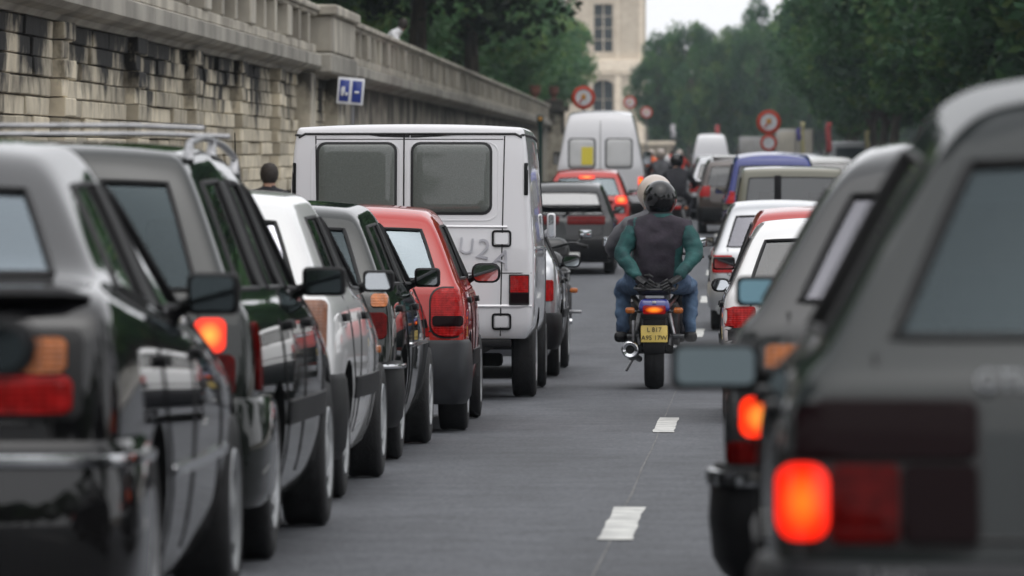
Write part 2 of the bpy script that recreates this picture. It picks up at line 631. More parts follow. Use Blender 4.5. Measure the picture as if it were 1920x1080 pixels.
def car_shell(sp):
    """closed smooth shell of a vehicle from a cage of rows and stations; returns a mesh with material slots
    0 paint, 1 black trim, 2 rear glass, 3 side glass, 4 windscreen, 5 arch, 6 under"""
    L, W, H, belt = sp['L'], sp['W'], sp['H'], sp['belt']
    zt = sp.get('ztop', 0.078)
    zb = sp.get('zb', 0.20)
    rows_z = [zb, zb + 0.11 if zb < .3 else zb + .06, 0.52 if zb < .3 else zb + .16, belt - 0.20, belt - 0.05, belt, H - zt, H - sp.get('zedge', 0.03)]
    zr = sp.get('z_rear', {})
    hw = sp.get('hw', [0.90, 0.965, 0.995, 1.0, 0.975, 0.925, 0.745, 0.665])
    yr = sp['yr']
    yf = sp.get('yf', [L - .14, L - .04, L, L - .05, L - .34, L - 1.20, L - 1.92, L - 2.10])
    zf = sp.get('zf', [0.20, 0.31, 0.50, 0.64, 0.74, belt, rows_z[6], rows_z[7]])
    cells = sp['cells']                      # (kind, y on belt, y on window top) ends of each side cell
    y5 = [yr[5]] + [c[1] for c in cells]
    y6 = [yr[6]] + [c[2] for c in cells]
    y5[-1], y6[-1] = yf[5], yf[6]
    f5 = [(y - yr[5]) / (yf[5] - yr[5]) for y in y5]
    f6 = [(y - yr[6]) / (yf[6] - yr[6]) for y in y6]
    ns = len(f5)
    rear_w = sp.get('rear_w', 0.955)
    front_w = sp.get('front_w', 0.90)
    bulge = sp.get('bulge', 0.05)
    cols = sp.get('cols', COLS)
    nr = 8
    bm = bmesh.new()

    def width(j, y):
        k = 1.0
        a = (y - yr[j]) / 0.9
        if a < 1:
            k *= rear_w + (1 - rear_w) * (1 - (1 - max(a, 0)) ** 2)
        b = (yf[j] - y) / 1.3
        fw = front_w if j < 5 else 0.96
        if b < 1:
            k *= fw + (1 - fw) * (1 - (1 - max(b, 0)) ** 2)
        return W / 2 * hw[j] * k

    def zz(j, y):
        z = rows_z[j]
        if j in zr:                                            # higher or lower towards the tail
            t = max(0.0, 1 - (y - yr[j]) / sp.get('zr_len', 0.9))
            z += (zr[j] - z) * t
        b = 1 - (yf[j] - y) / (1.5 if j < 5 else 0.6)
        if b > 0 and j < 6:
            z += (zf[j] - z) * b ** 1.3
        if j >= 6:                                             # the roof falls a little at both ends
            t = (y - yr[j]) / (yf[j] - yr[j])
            z -= sp.get('roof_drop', 0.05) * (2 * t - 1) ** 2 * (1.0 if t < 0.5 else 1.0)
        return z

    side = {}
    for s in (-1, 1):
        for j in range(nr):
            fr = f6 if j >= 6 else f5
            for i in range(ns):
                y = yr[j] + fr[i] * (yf[j] - yr[j])
                side[s, j, i] = bm.verts.new((s * width(j, y), y, zz(j, y)))
    rear, front = {}, {}
    nc = len(cols)
    for j in range(nr):
        for c in range(nc):
            if c == 0 or c == nc - 1:
                s = -1 if c == 0 else 1
                rear[j, c] = side[s, j, 0]
                front[j, c] = side[s, j, ns - 1]
            else:
                q = cols[c]
                y = yr[j] - bulge * (1 - abs(q) ** 2.2)
                z = zz(j, yr[j])
                rear[j, c] = bm.verts.new((q * width(j, yr[j]), y, z + (0.025 if j >= 6 else 0) * (1 - q * q)))
                y = yf[j] + 0.16 * (1 - abs(q) ** 2)
                z = zz(j, yf[j])
                front[j, c] = bm.verts.new((q * width(j, yf[j]), y, z + (0.03 if 3 < j else 0) * (1 - q * q)))
    top, bot = {}, {}
    crown = sp.get('crown', 0.035)
    for i in range(ns):
        for c in range(nc):
            for d, j in ((top, nr - 1), (bot, 0)):
                if i in (0, ns - 1):
                    d[i, c] = rear[j, c] if i == 0 else front[j, c]
                elif c in (0, nc - 1):
                    d[i, c] = side[-1 if c == 0 else 1, j, i]
                else:
                    q = cols[c]
                    b = side[1, j, i].co
                    d[i, c] = bm.verts.new((q * b.x, b.y, b.z + (crown * (1 - abs(q) ** 2.5) if d is top else 0)))
    lay = []

    def quad(a, b, c, d, m):
        f = bm.faces.new((a, b, c, d))
        f.material_index = m
        lay.append(f)

    for s in (-1, 1):
        for j in range(nr - 1):
            for i in range(ns - 1):
                m = 0
                k = cells[i][0]
                if j == 5:
                    m = {'w': 3, 'b': 1, 'p': 0}[k]
                if j == 0:
                    m = sp.get('sill', 0)
                q = (side[s, j, i], side[s, j, i + 1], side[s, j + 1, i + 1], side[s, j + 1, i])
                quad(*(q if s == 1 else q[::-1]), m)
    for j in range(nr - 1):
        for c in range(nc - 1):
            m = 2 if (j == 5 and 0 < c < nc - 2 and sp.get('rear_glass', True)) else 0
            quad(rear[j, c], rear[j, c + 1], rear[j + 1, c + 1], rear[j + 1, c], m)
            m = 4 if (j == 5 and 0 < c < nc - 2) else 0
            quad(front[j, c + 1], front[j, c], front[j + 1, c], front[j + 1, c + 1], m)
    for i in range(ns - 1):
        for c in range(nc - 1):
            quad(top[i, c], top[i, c + 1], top[i + 1, c + 1], top[i + 1, c], 0)
            quad(bot[i, c + 1], bot[i, c], bot[i + 1, c], bot[i + 1, c + 1], 6)
    cr = bm.edges.layers.float.new('crease_edge')
    for e in bm.edges:                                          # crisper shoulder, tail edge and sills
        a, b = e.verts
        for j, v in sp.get('crease', {0: 0.7, 4: 0.2, 5: 0.4, 6: 0.12}).items():
            row = set(side[s, j, i] for s in (-1, 1) for i in range(ns)) | set(rear[j, c] for c in range(nc))
            if a in row and b in row:
                e[cr] = v
    bmesh.ops.recalc_face_normals(bm, faces=bm.faces[:])
    me = bpy.data.meshes.new('shell')
    bm.to_mesh(me)
    bm.free()
    for _ in range(7):
        me.materials.append(None)
    o = link('shell', me)
    ss = o.modifiers.new('s', 'SUBSURF')
    ss.levels = ss.render_levels = sp.get('sub', 2)
    ss.boundary_smooth = 'PRESERVE_CORNERS'
    me2 = evaluated(o)
    o.modifiers.clear()
    # bring the smoothed shell back to the true size
    co = np.empty(len(me2.vertices) * 3)
    me2.vertices.foreach_get('co', co)
    co = co.reshape(-1, 3)
    co[:, 0] *= (W / 2) / np.abs(co[:, 0]).max()
    co[:, 1] = (co[:, 1] - co[:, 1].min()) * (L / (co[:, 1].max() - co[:, 1].min()))
    z0, z1 = co[:, 2].min(), co[:, 2].max()
    co[:, 2] = zb - .01 + (co[:, 2] - z0) * ((H - zb + .01) / (z1 - z0))
    me2.vertices.foreach_set('co', co.ravel())
    me2.update()
    o.data = me2
    # wheel arches
    cb = bmesh.new()
    wr = sp['wr']
    for y in (sp['wy'][0], sp['wy'][1]):
        for s in (-1, 1):
            mt = Matrix.Translation((s * (W / 2 - 0.04), y, wr)) @ Matrix.Rotation(PI / 2, 4, 'Y')
            bmesh.ops.create_cone(cb, cap_ends=True, segments=28, radius1=wr + 0.055, radius2=wr + 0.055, depth=0.50, matrix=mt)
    for f in cb.faces:
        f.material_index = 5
    cm = bpy.data.meshes.new('cut')
    cb.to_mesh(cm)
    cb.free()
    for _ in range(7):
        cm.materials.append(None)
    co_ = link('cut', cm)
    bo = o.modifiers.new('b', 'BOOLEAN')
    bo.operation = 'DIFFERENCE'
    bo.solver = 'EXACT'
    bo.object = co_
    full = evaluated(o)
    bpy.data.objects.remove(co_)
    bpy.data.objects.remove(o)
    return full


def split_glass(me):
    """faces of the shell by kind; glass comes back as connected panes"""
    bm = bmesh.new()
    bm.from_mesh(me)
    bmesh.ops.remove_doubles(bm, verts=bm.verts[:], dist=1e-5)
    bm.normal_update()
    bm.verts.ensure_lookup_table()
    bm.faces.ensure_lookup_table()
    bvh = BVHTree.FromBMesh(bm)
    panes, seen = [], set()
    for f in bm.faces:
        if f.material_index in (2, 3, 4) and f.index not in seen:
            comp, stack = [], [f]
            seen.add(f.index)
            while stack:
                g = stack.pop()
                comp.append(g)
                for e in g.edges:
                    for h in e.link_faces:
                        if h.index not in seen and h.material_index == f.material_index:
                            seen.add(h.index)
                            stack.append(h)
            panes.append((f.material_index, comp))
    out = []
    for mi, comp in panes:
        idx, vs, fs = {}, [], []
        nrm = Vector((0, 0, 0))
        cnt = {}
        for f in comp:
            nrm += f.normal * f.calc_area()
            for e in f.edges:
                cnt[e] = cnt.get(e, 0) + 1
        for f in comp:
            t = []
            for v in f.verts:
                if v.index not in idx:
                    idx[v.index] = len(vs)
                    vs.append(v.co - v.normal * 0.006)
                t.append(idx[v.index])
            fs.append(t)
        bnd = [e for e, c in cnt.items() if c == 1]
        nxt = {}
        for e in bnd:
            a, b = e.verts
            nxt.setdefault(a, []).append(b)
            nxt.setdefault(b, []).append(a)
        loop = []
        if bnd:
            a = bnd[0].verts[0]
            prev = None
            while True:
                loop.append(a.co.copy())
                n = [q for q in nxt[a] if q is not prev]
                prev, a = a, n[0]
                if a is bnd[0].verts[0] or len(loop) > 2000:
                    break
        out.append((mi, vs, fs, loop, nrm.normalized()))
    keep = [f for f in bm.faces if f.material_index in (0, 1, 5, 6)]
    idx, vs, fs, ms = {}, [], [], []
    for f in keep:
        t = []
        for v in f.verts:
            if v.index not in idx:
                idx[v.index] = len(vs)
                vs.append(v.co.copy())
            t.append(idx[v.index])
        fs.append(t)
        ms.append({0: 0, 1: 1, 5: 2, 6: 3}[f.material_index])
    bm.free()
    return bvh, out, (vs, fs, ms)


def wheel(parent, x, y, r, s, w=0.185, cover=None, n=26):
    """tyre with tread shoulders, rim with hub; s = +1 on the right side of the car"""
    h = w / 2
    c = (x, y, r)
    t = lathe('wheel', [(r * .62, -h * .9), (r * .8, -h), (r * .95, -h * .93), (r, -h * .72), (r * .985, -h * .3), (r * .985, h * .3), (r, h * .72),
                        (r * .95, h * .93), (r * .8, h), (r * .62, h * .9), (r * .62, -h * .9)], 'x', c, M_TYRE, parent, n)
    q = s
    lathe('rim', [(r * .64, q * h * .86), (r * .62, q * h * .98), (r * .56, q * h * .9), (r * .46, q * h * .72), (r * .3, q * h * .80), (r * .16, q * h * .95),
                  (0.001, q * h * .98)], 'x', c, cover or M_ALU, t, n)
    V, Fc = [], []
    for k in range(7):                                            # slots between the spokes
        a = 2 * PI * k / 7
        u, v = Vector((0, math.cos(a), math.sin(a))), Vector((0, -math.sin(a), math.cos(a)))
        o = Vector(c) + Vector((q * (h * .80), 0, 0))
        b = len(V)
        for ru, rv, dx in ((.34, -.05, .03), (.34, .05, .03), (.52, .09, .02), (.52, -.09, .02)):
            V.append(o + u * (ru * r) + v * (rv * r) + Vector((q * dx * .3, 0, 0)))
        Fc.append((b, b + 1, b + 2, b + 3))
    mesh('rim_slots', V, Fc, M_ARCH, t, smooth=False)
    lathe('inner_drum', [(r * .6, -q * h * .5), (0.001, -q * h * .4)], 'x', c, M_UNDER, t, 14)
    return t


def mirror(parent, s, x, y, z, shape='box', size=(0.19, 0.11), mat=None, gl=None, housing=None, tilt=2, dx=0.0, swing=6):
    """door mirror seen from behind: housing, stalk and glass"""
    wd, ht = size
    m = housing or M_TRIM
    cx = s * (x + wd / 2 + 0.03 + dx)
    bev = 0.022 if shape == 'box' else min(ht * .48, .05)
    hs_ = rbox('door_mirror', (cx, y + 0.035, z), (wd, 0.085, ht), bev, m, parent, seg=3)
    g = bmesh.new()
    pts = rrect(-wd / 2 + .014, wd / 2 - .014, -ht / 2 + .013, ht / 2 - .013, bev * .8, 4)
    g.faces.new([g.verts.new((cx + p[0], y - 0.0102, z + p[1])) for p in pts])
    ang = Matrix.Rotation(s * R(-swing), 3, 'Z') @ Matrix.Rotation(R(tilt), 3, 'X')
    bmesh.ops.rotate(g, verts=g.verts[:], cent=(cx, y - .01, z), matrix=ang)
    bmesh.ops.translate(g, verts=g.verts[:], vec=(0, -0.008, 0))
    ext = bmesh.ops.extrude_face_region(g, geom=g.faces[:])
    bmesh.ops.translate(g, verts=[v for v in ext['geom'] if isinstance(v, bmesh.types.BMVert)], vec=(0, 0.012, 0))
    from_bm('mirror_glass', g, gl or M_MIRROR, hs_, smooth=False)
    tube('mirror_stalk', [(s * (x - .10), y + .09, z - ht * .42), (s * (x + .01), y + .06, z - ht * .35), (s * (x + .06 + dx), y + .045, z - ht * .15)], [(.03, .035), (.026, .026), (.024, .02)], m, hs_, 8)
    return hs_


def seat(parent, x, y, z, head=True):
    a = Matrix.Rotation(R(-14), 3, 'X')
    s = rbox('seat', (x, y, z + .30), (0.46, 0.15, 0.62), 0.055, M_SEAT, parent, rot=a)
    rbox('seat_cushion', (x, y + .28, z), (0.46, 0.5, 0.16), 0.05, M_SEAT, s)
    if head:
        rbox('head_restraint', (x, y - .10, z + .72), (0.25, 0.09, 0.17), 0.04, M_SEAT, s, rot=a)
    return s


def bumper(parent, sp, z0, z1, mat, out=0.035, strip=None):
    """rear bumper: a section swept round the tail"""
    W, wyr = sp['W'], sp['wy'][0]
    path = [(W / 2 + .004, wyr - sp['wr'] - .08), (W / 2 + .006, .22), (W / 2 - .03, .05), (W / 2 - .12, -out * .6), (W / 2 * .5, -out - .035), (0, -out - .05)]
    path = [(p[0], p[1]) for p in smooth_path([(a, b, 0) for a, b in path], 5)]
    path = path + [(-a, b) for a, b in path[-2::-1]]
    prof = [(-.10, z1), (-.012, z1 + .0), (0.004, z1 - .025), (0.012, (z0 + z1) / 2), (0.0, z0 + .05), (-.03, z0), (-.12, z0)]
    V, Fc, n = [], [], len(prof)
    for i, p in enumerate(path):
        a, b = path[max(i - 1, 0)], path[min(i + 1, len(path) - 1)]
        d = Vector((b[0] - a[0], b[1] - a[1]))
        d.normalize()
        nr = Vector((-d.y, d.x)) if True else None
        if nr.dot(Vector((p[0], p[1] - 0.8))) < 0:
            nr = -nr
        for o, z in prof:
            V.append((p[0] + nr.x * o, p[1] + nr.y * o, z))
    for i in range(len(path) - 1):
        for k in range(n - 1):
            Fc.append((i * n + k, i * n + k + 1, (i + 1) * n + k + 1, (i + 1) * n + k))
    b = mesh('rear_bumper', V, Fc, mat, parent, sharp=50)
    if strip:
        zz0, zz1, sm = strip
        V, Fc = [], []
        for i, p in enumerate(path):
            a, c = path[max(i - 1, 0)], path[min(i + 1, len(path) - 1)]
            d = Vector((c[0] - a[0], c[1] - a[1]))
            d.normalize()
            nr = Vector((-d.y, d.x))
            if nr.dot(Vector((p[0], p[1] - 0.8))) < 0:
                nr = -nr
            for o, z in ((-.01, zz1), (.019, zz1 - .004), (.021, (zz0 + zz1) / 2), (.019, zz0 + .004), (-.01, zz0)):
                V.append((p[0] + nr.x * o, p[1] + nr.y * o, z))
        for i in range(len(path) - 1):
            for k in range(4):
                Fc.append((i * 5 + k, i * 5 + k + 1, (i + 1) * 5 + k + 1, (i + 1) * 5 + k))
        mesh('bumper_strip', V, Fc, sm, b)
    return b


STYLES = {
    'hatch': dict(L=3.85, W=1.66, H=1.41, belt=0.93, yr=[.10, .03, .0, .04, .09, .13, .42, .52], wy=(.72, 3.20), wr=.285,
                  cells=[('p', .20, .48), ('p', .38, .60), ('w', 1.30, 1.34), ('b', 1.39, 1.42), ('w', 2.45, 1.80), ('p', 9, 9)]),
    'estate': dict(L=4.45, W=1.70, H=1.44, belt=0.93, yr=[.08, .02, .0, .02, .07, .10, .36, .44], wy=(.90, 3.50), wr=.295,
                   cells=[('p', .17, .42), ('p', .27, .50), ('w', 1.08, 1.12), ('b', 1.18, 1.22), ('w', 1.92, 1.95), ('b', 2.01, 2.04), ('w', 3.02, 2.42), ('p', 9, 9)],
                   roof_drop=.035),
    'saloon': dict(L=4.43, W=1.70, H=1.39, belt=0.93, yr=[.08, .02, .0, .01, .05, .62, 1.16, 1.27], wy=(.92, 3.60), wr=.305,
                   z_rear={4: 1.0, 5: 1.035, 3: .80}, zr_len=1.2,
                   cells=[('p', .72, 1.22), ('p', .90, 1.32), ('w', 1.86, 1.90), ('b', 1.95, 1.98), ('w', 2.96, 2.36), ('p', 9, 9)], roof_drop=.06),
    'offroad': dict(L=4.3, W=1.72, H=1.76, belt=1.10, yr=[.06, .02, .0, .0, .02, .04, .12, .15], wy=(.82, 3.2), wr=.35,
                    hw=[.90, .965, .995, 1.0, .985, .95, .86, .80], cells=[('p', .14, .20), ('p', .24, .30), ('w', 1.0, 1.0), ('p', 1.1, 1.1), ('w', 1.85, 1.85), ('b', 1.95, 1.95), ('w', 2.85, 2.5), ('p', 9, 9)],
                    crown=.03, roof_drop=.01, rear_w=.985),
    'minivan': dict(L=4.4, W=1.78, H=1.72, belt=1.02, yr=[.06, .02, .0, .02, .05, .08, .26, .33], wy=(.80, 3.5), wr=.30,
                    hw=[.90, .965, .995, 1.0, .98, .94, .80, .70], cells=[('p', .2, .34), ('p', .32, .44), ('w', 1.1, 1.15), ('b', 1.2, 1.25), ('w', 2.1, 2.1), ('b', 2.2, 2.2), ('w', 3.2, 2.5), ('p', 9, 9)],
                    crown=.07, roof_drop=.06),
    'van': dict(L=4.7, W=1.86, H=2.06, belt=1.18, yr=[.05, .02, .0, .0, .01, .015, .06, .10], wy=(1.15, 3.75), wr=.315, zb=.43, ztop=.24, zedge=.055,
                hw=[.93, .975, .995, 1.0, .995, .985, .95, .915], yf=[4.6, 4.66, 4.7, 4.66, 4.50, 4.15, 3.55, 3.35],
                zf=[.38, .46, .62, .85, 1.02, 1.14, 1.82, 2.0], cells=[('p', .12, .14), ('p', .30, .34), ('p', 1.6, 1.6), ('p', 2.75, 2.75), ('w', 3.7, 3.3), ('p', 9, 9)],
                crown=.035, roof_drop=.012, rear_w=.985, bulge=.02, rear_glass=False, crease={0: .7, 7: .35}),
    'highvan': dict(L=5.2, W=1.95, H=2.60, belt=1.42, yr=[.05, .02, .0, .0, .01, .02, .16, .36], wy=(1.2, 4.1), wr=.33, zb=.36, ztop=.42, zedge=.055,
                    hw=[.93, .975, .995, 1.0, .985, .965, .835, .735], yf=[5.1, 5.16, 5.2, 5.12, 4.9, 4.5, 3.7, 3.3],
                    zf=[.34, .42, .6, .9, 1.08, 1.22, 2.0, 2.4], cells=[('p', .12, .26), ('p', .34, .5), ('p', 1.6, 1.6), ('p', 3.0, 3.0), ('w', 4.1, 3.5), ('p', 9, 9)],
                    crown=.08, roof_drop=.08, rear_w=.98, bulge=.03, rear_glass=False, crease={0: .7}),
}


def vehicle(name, label, cat, style, pm, X, Y, yaw=0.0, group='cars queuing in the jam', rear_glass=None, side_glass=None,
            lights=(), bump=(0.25, 0.56, None), bstrip=None, rub=(0.50, 0.57), rubmat=None, mir=(1, -1), mir_kw=None, plate=None,
            seats=True, cover=None, trim=True, over=None, hatch_seam=True, wheels=True, handles=True, wiper=True):
    sp = dict(STYLES[style])
    if over:
        sp.update(over)
    me = car_shell(sp)
    bvh, panes, (vs, fs, ms) = split_glass(me)
    bpy.data.meshes.remove(me)
    W, L, H = sp['W'], sp['L'], sp['H']
    wy, wr = sp['wy'], sp['wr']
    ya = R(yaw)
    zr, zf = road_z(Y + wy[0]), road_z(Y + wy[1])
    sl = (zf - zr) / (wy[1] - wy[0])
    root = empty(name, (X, Y, zr - sl * wy[0]), (math.atan(sl), 0, -ya), label, cat, group)
    mesh('body', vs, fs, [pm, M_TRIM, M_ARCH, M_UNDER], root, midx=ms, sharp=35)
    for mi, v, f, loop, nr in panes:
        gm = {2: rear_glass or G_REAR, 3: side_glass or G_DARK, 4: G_REAR}[mi]
        nm = {2: 'rear_window', 3: 'side_window', 4: 'windscreen'}[mi]
        g = mesh(nm, v, f, gm, root, sharp=None)
        if loop and trim:
            tube('window_seal', loop, 0.010, M_SEAL, g, n=5, closed=True)
    if wheels:
        for y in wy:
            for s in (-1, 1):
                wheel(root, s * (W / 2 - .115), y, wr, s, cover=cover)
    if bump:
        bumper(root, sp, bump[0], bump[1], bump[2] or M_TRIM, strip=bstrip)
    for lt in lights:
        nm, view, u0, u1, v0, v1, r, mat, both = lt[:9]
        off = lt[9] if len(lt) > 9 else 0.012
        if view == 'side':
            for vv in ('left', 'right'):
                patch(nm, bvh, vv, rrect(u0, u1, v0, v1, r), off, mat, root)
        elif both:
            patch(nm, bvh, view, rrect(u0, u1, v0, v1, r), off, mat, root)
            patch(nm, bvh, view, rrect(-u1, -u0, v0, v1, r), off, mat, root)
        else:
            patch(nm, bvh, view, rrect(u0, u1, v0, v1, r), off, mat, root)
    belt = sp['belt']
    if trim:
        bl = [c for c in sp['cells']]
        for s, vw in ((1, 'right'), (-1, 'left')):
            if rub:
                patch('rubbing_strip', bvh, vw, rrect(wy[0] + wr + .10, wy[1] - wr - .10, rub[0], rub[1], .01), .014, rubmat or M_TRIM, root, rings=3)
            ws = [k for k, c in enumerate(bl) if c[0] == 'w']
            for k in ws[-2:]:
                y1 = bl[k][1]
                yb = y1 + (.05 if k != ws[-1] else .0)
                seam('door_gap', bvh, vw, [(yb, belt - .02), (yb + .01, .70), (yb, .28)], M_SEAL, root)
            yq = bl[ws[-1] - 1][1] if ws else 1.5
            y0 = bl[ws[0] - 1][1] if ws else 1.0
            if len(ws) > 1:
                seam('door_gap', bvh, vw, [(max(y0, wy[0] + wr * .3) + .02, belt - .02), (wy[0] + wr * .75, .68), (wy[0] + wr + .14, .46), (wy[0] + wr + .16, .28)], M_SEAL, root)
            if handles and ws:
                for k in ws[-2:]:
                    yh = bl[k - 1][1] + .10
                    patch('door_handle', bvh, vw, rrect(yh, yh + .17, belt - .13, belt - .095, .012), .022, M_TRIM, root, rings=3)
        if hatch_seam:
            q = W / 2
            if style == 'saloon':
                seam('boot_gap', bvh, 'rear', [(-q * .78, .98), (-q * .78, .62), (q * .78, .62), (q * .78, .98)], M_SEAL, root)
            else:
                seam('hatch_gap', bvh, 'rear', [(-q * .74, belt), (-q * .74, .64), (-q * .6, .6), (q * .6, .6), (q * .74, .64), (q * .74, belt)], M_SEAL, root)
    if plate:
        pt, pmat_, pz, ptx = plate[:4]
        h, out = proj(bvh, 'rear', 0.0, pz)
        p = rbox('number_plate', (0, h.y - .02 - (plate[4] if len(plate) > 4 else 0), pz), (.52, .012, .11), .004, pmat_, root)
        if ptx:
            text('plate_number', ptx, .10, M_BLACK, p, Matrix.Translation((0, h.y - .029 - (plate[4] if len(plate) > 4 else 0), pz)) @ Matrix.Rotation(PI / 2, 4, 'X'))
    if wiper and style in ('hatch', 'estate', 'minivan'):
        wp = [proj(bvh, 'rear', x, z)[0] + Vector((0, -.022, 0)) for x, z in ((.0, belt - .01), (.05, belt + .035), (.34, belt + .06))]
        tube('rear_wiper', wp, [.014, .009, .006], M_TRIM, root, 6)
    kw = dict(shape='box')
    if mir_kw:
        kw.update(mir_kw)
    ws = [c for c in sp['cells'] if c[0] == 'w']
    for s in mir:
        ym = ws[-1][1] - .10
        h, _ = proj(bvh, 'right', ym, belt)
        mirror(root, s, abs(h.x) - .01, ym - .05, belt + kw.get('dz', .045), **{k: v for k, v in kw.items() if k != 'dz'})
    if seats:
        yb = [c for c in sp['cells'] if c[0] == 'b']
        yb = yb[-1][1] if yb else 1.6
        mesh('cabin_lining', [(sx * (W / 2 - .13), y, z) for z in (.30, belt - .06) for sx in (-1, 1) for y in ((.30 if style != 'saloon' else 1.05), L - 1.35)],
             [(0, 1, 3, 2), (0, 1, 5, 4), (2, 3, 7, 6), (0, 2, 6, 4), (1, 3, 7, 5)], M_LINING, root, smooth=False)
        zs = belt - .52
        seat(root, -.36, yb + .05, zs)
        seat(root, .36, yb + .05, zs)
        yback = {'saloon': 1.30, 'hatch': .92, 'estate': 1.35}.get(style, 1.3)
        b = rbox('rear_seat', (0, yback, zs + .28), (1.25, .16, .56), .05, M_SEAT, root, rot=Matrix.Rotation(R(-15), 3, 'X'))
        for x in (-.36, .36):
            rbox('head_restraint', (x, yback - .09, zs + .62), (.25, .08, .13), .035, M_SEAT, b, rot=Matrix.Rotation(R(-15), 3, 'X'))
        rbox('dashboard', (0, L - 1.42, belt - .12), (W - .34, .4, .2), .06, M_LINING, root)
        st = [Vector((-.36 + .18 * math.cos(a), L - 1.72 + .07 * math.sin(a), belt - .03 + .17 * math.sin(a))) for a in [2 * PI * k / 16 for k in range(16)]]
        tube('steering_wheel', st, .014, M_LINING, root, n=6, closed=True)
    return root, bvh, sp


# ------------------------------------------------------------------ ground, road, pavements
def ribbon(name, xs, ys, dz, mat, kind='structure', zfun=None):
    V, Fc = [], []
    for y in ys:
        for x in xs:
            V.append((x, y, road_z(y) + dz))
    n = len(xs)
    for i in range(len(ys) - 1):
        for k in range(n - 1):
            Fc.append((i * n + k, i * n + k + 1, (i + 1) * n + k + 1, (i + 1) * n + k))
    o = mesh(name, V, Fc, mat, sharp=None)
    o['kind'] = kind
    return o


def asphalt():
    m = bpy.data.materials.new('asphalt')
    t, o = nodes(m)
    b = t.nodes.new('ShaderNodeBsdfPrincipled')
    g = t.nodes.new('ShaderNodeNewGeometry')
    n1 = t.nodes.new('ShaderNodeTexNoise')
    n1.inputs['Scale'].default_value = 42
    n1.inputs['Detail'].default_value = 9
    n1.inputs['Roughness'].default_value = 0.75
    n2 = t.nodes.new('ShaderNodeTexNoise')
    n2.inputs['Scale'].default_value = 0.9
    n2.inputs['Detail'].default_value = 7
    mp = t.nodes.new('ShaderNodeMapping')
    mp.inputs['Scale'].default_value = (1.6, 0.16, 1)         # worn tracks run along the road
    t.links.new(g.outputs['Position'], mp.inputs['Vector'])
    t.links.new(g.outputs['Position'], n1.inputs['Vector'])
    t.links.new(mp.outputs[0], n2.inputs['Vector'])
    r1 = t.nodes.new('ShaderNodeValToRGB')
    r1.color_ramp.elements[0].position = 0.38
    r1.color_ramp.elements[0].color = (0.036, 0.039, 0.046, 1)
    r1.color_ramp.elements[1].position = 0.64
    r1.color_ramp.elements[1].color = (0.136, 0.142, 0.157, 1)
    t.links.new(n1.outputs[0], r1.inputs[0])
    r2 = t.nodes.new('ShaderNodeMapRange')
    r2.inputs[1].default_value = 0.3
    r2.inputs[2].default_value = 0.7
    r2.inputs[3].default_value = 0.74
    r2.inputs[4].default_value = 1.16
    t.links.new(n2.outputs[0], r2.inputs[0])
    n3 = t.nodes.new('ShaderNodeTexNoise')                    # drips and patches
    n3.inputs['Scale'].default_value = 2.6
    n3.inputs['Detail'].default_value = 8
    n3.inputs['Roughness'].default_value = 0.7
    t.links.new(g.outputs['Position'], n3.inputs['Vector'])
    r3 = t.nodes.new('ShaderNodeMapRange')
    r3.inputs[1].default_value = 0.32
    r3.inputs[2].default_value = 0.62
    r3.inputs[3].default_value = 0.72
    r3.inputs[4].default_value = 1.08
    t.links.new(n3.outputs[0], r3.inputs[0])
    m3 = t.nodes.new('ShaderNodeMath')
    m3.operation = 'MULTIPLY'
    t.links.new(r2.outputs[0], m3.inputs[0])
    t.links.new(r3.outputs[0], m3.inputs[1])
    mx = t.nodes.new('ShaderNodeMix')
    mx.data_type = 'RGBA'
    mx.blend_type = 'MULTIPLY'
    mx.inputs[0].default_value = 1.0
    t.links.new(r1.outputs[0], mx.inputs[6])
    cc = t.nodes.new('ShaderNodeCombineColor')
    for k in range(3):
        t.links.new(m3.outputs[0], cc.inputs[k])
    t.links.new(cc.outputs[0], mx.inputs[7])
    t.links.new(mx.outputs[2], b.inputs['Base Color'])
    b.inputs['Roughness'].default_value = 0.72
    b.inputs['Specular IOR Level'].default_value = 0.35
    bp = t.nodes.new('ShaderNodeBump')
    bp.inputs['Strength'].default_value = 0.5
    bp.inputs['Distance'].default_value = 0.01
    t.links.new(n1.outputs[0], bp.inputs['Height'])
    t.links.new(bp.outputs[0], b.inputs['Normal'])
    t.links.new(b.outputs[0], o.inputs['Surface'])
    return m


M_ASPH = asphalt()
M_PAVE = pmat('pavement slabs', (0.20, 0.19, 0.175), 0.85, noise=0.25, nscale=1.5, bump=0.3, bscale=30)
M_KERB = pmat('granite kerb', (0.26, 0.25, 0.24), 0.8, noise=0.3, nscale=6, bump=0.3)
M_EARTH = pmat('park earth', (0.10, 0.085, 0.06), 0.95, noise=0.35, nscale=0.6, bump=0.4, bscale=8)
M_LINE = pmat('worn road paint', (0.60, 0.60, 0.57), 0.7, col2=(0.36, 0.36, 0.35), nscale=9, bump=0.2)
ys_near = [-140, -100] + [-60 + 2.0 * k for k in range(150)] + [240 + 20 * k for k in range(24)]
ribbon('ground', [-400, -60, -20, -6, 0, 8, 30, 80, 400], ys_near + [760, 880], -0.06, M_EARTH)
ribbon('road', [-3.9, -2, 0, 2, 4, 7.2], ys_near, 0.0, M_ASPH)
ribbon('pavement_left', [-5.8, -4.2], ys_near, 0.13, M_PAVE)
ribbon('pavement_right', [7.5, 10, 26], ys_near, 0.13, M_PAVE)


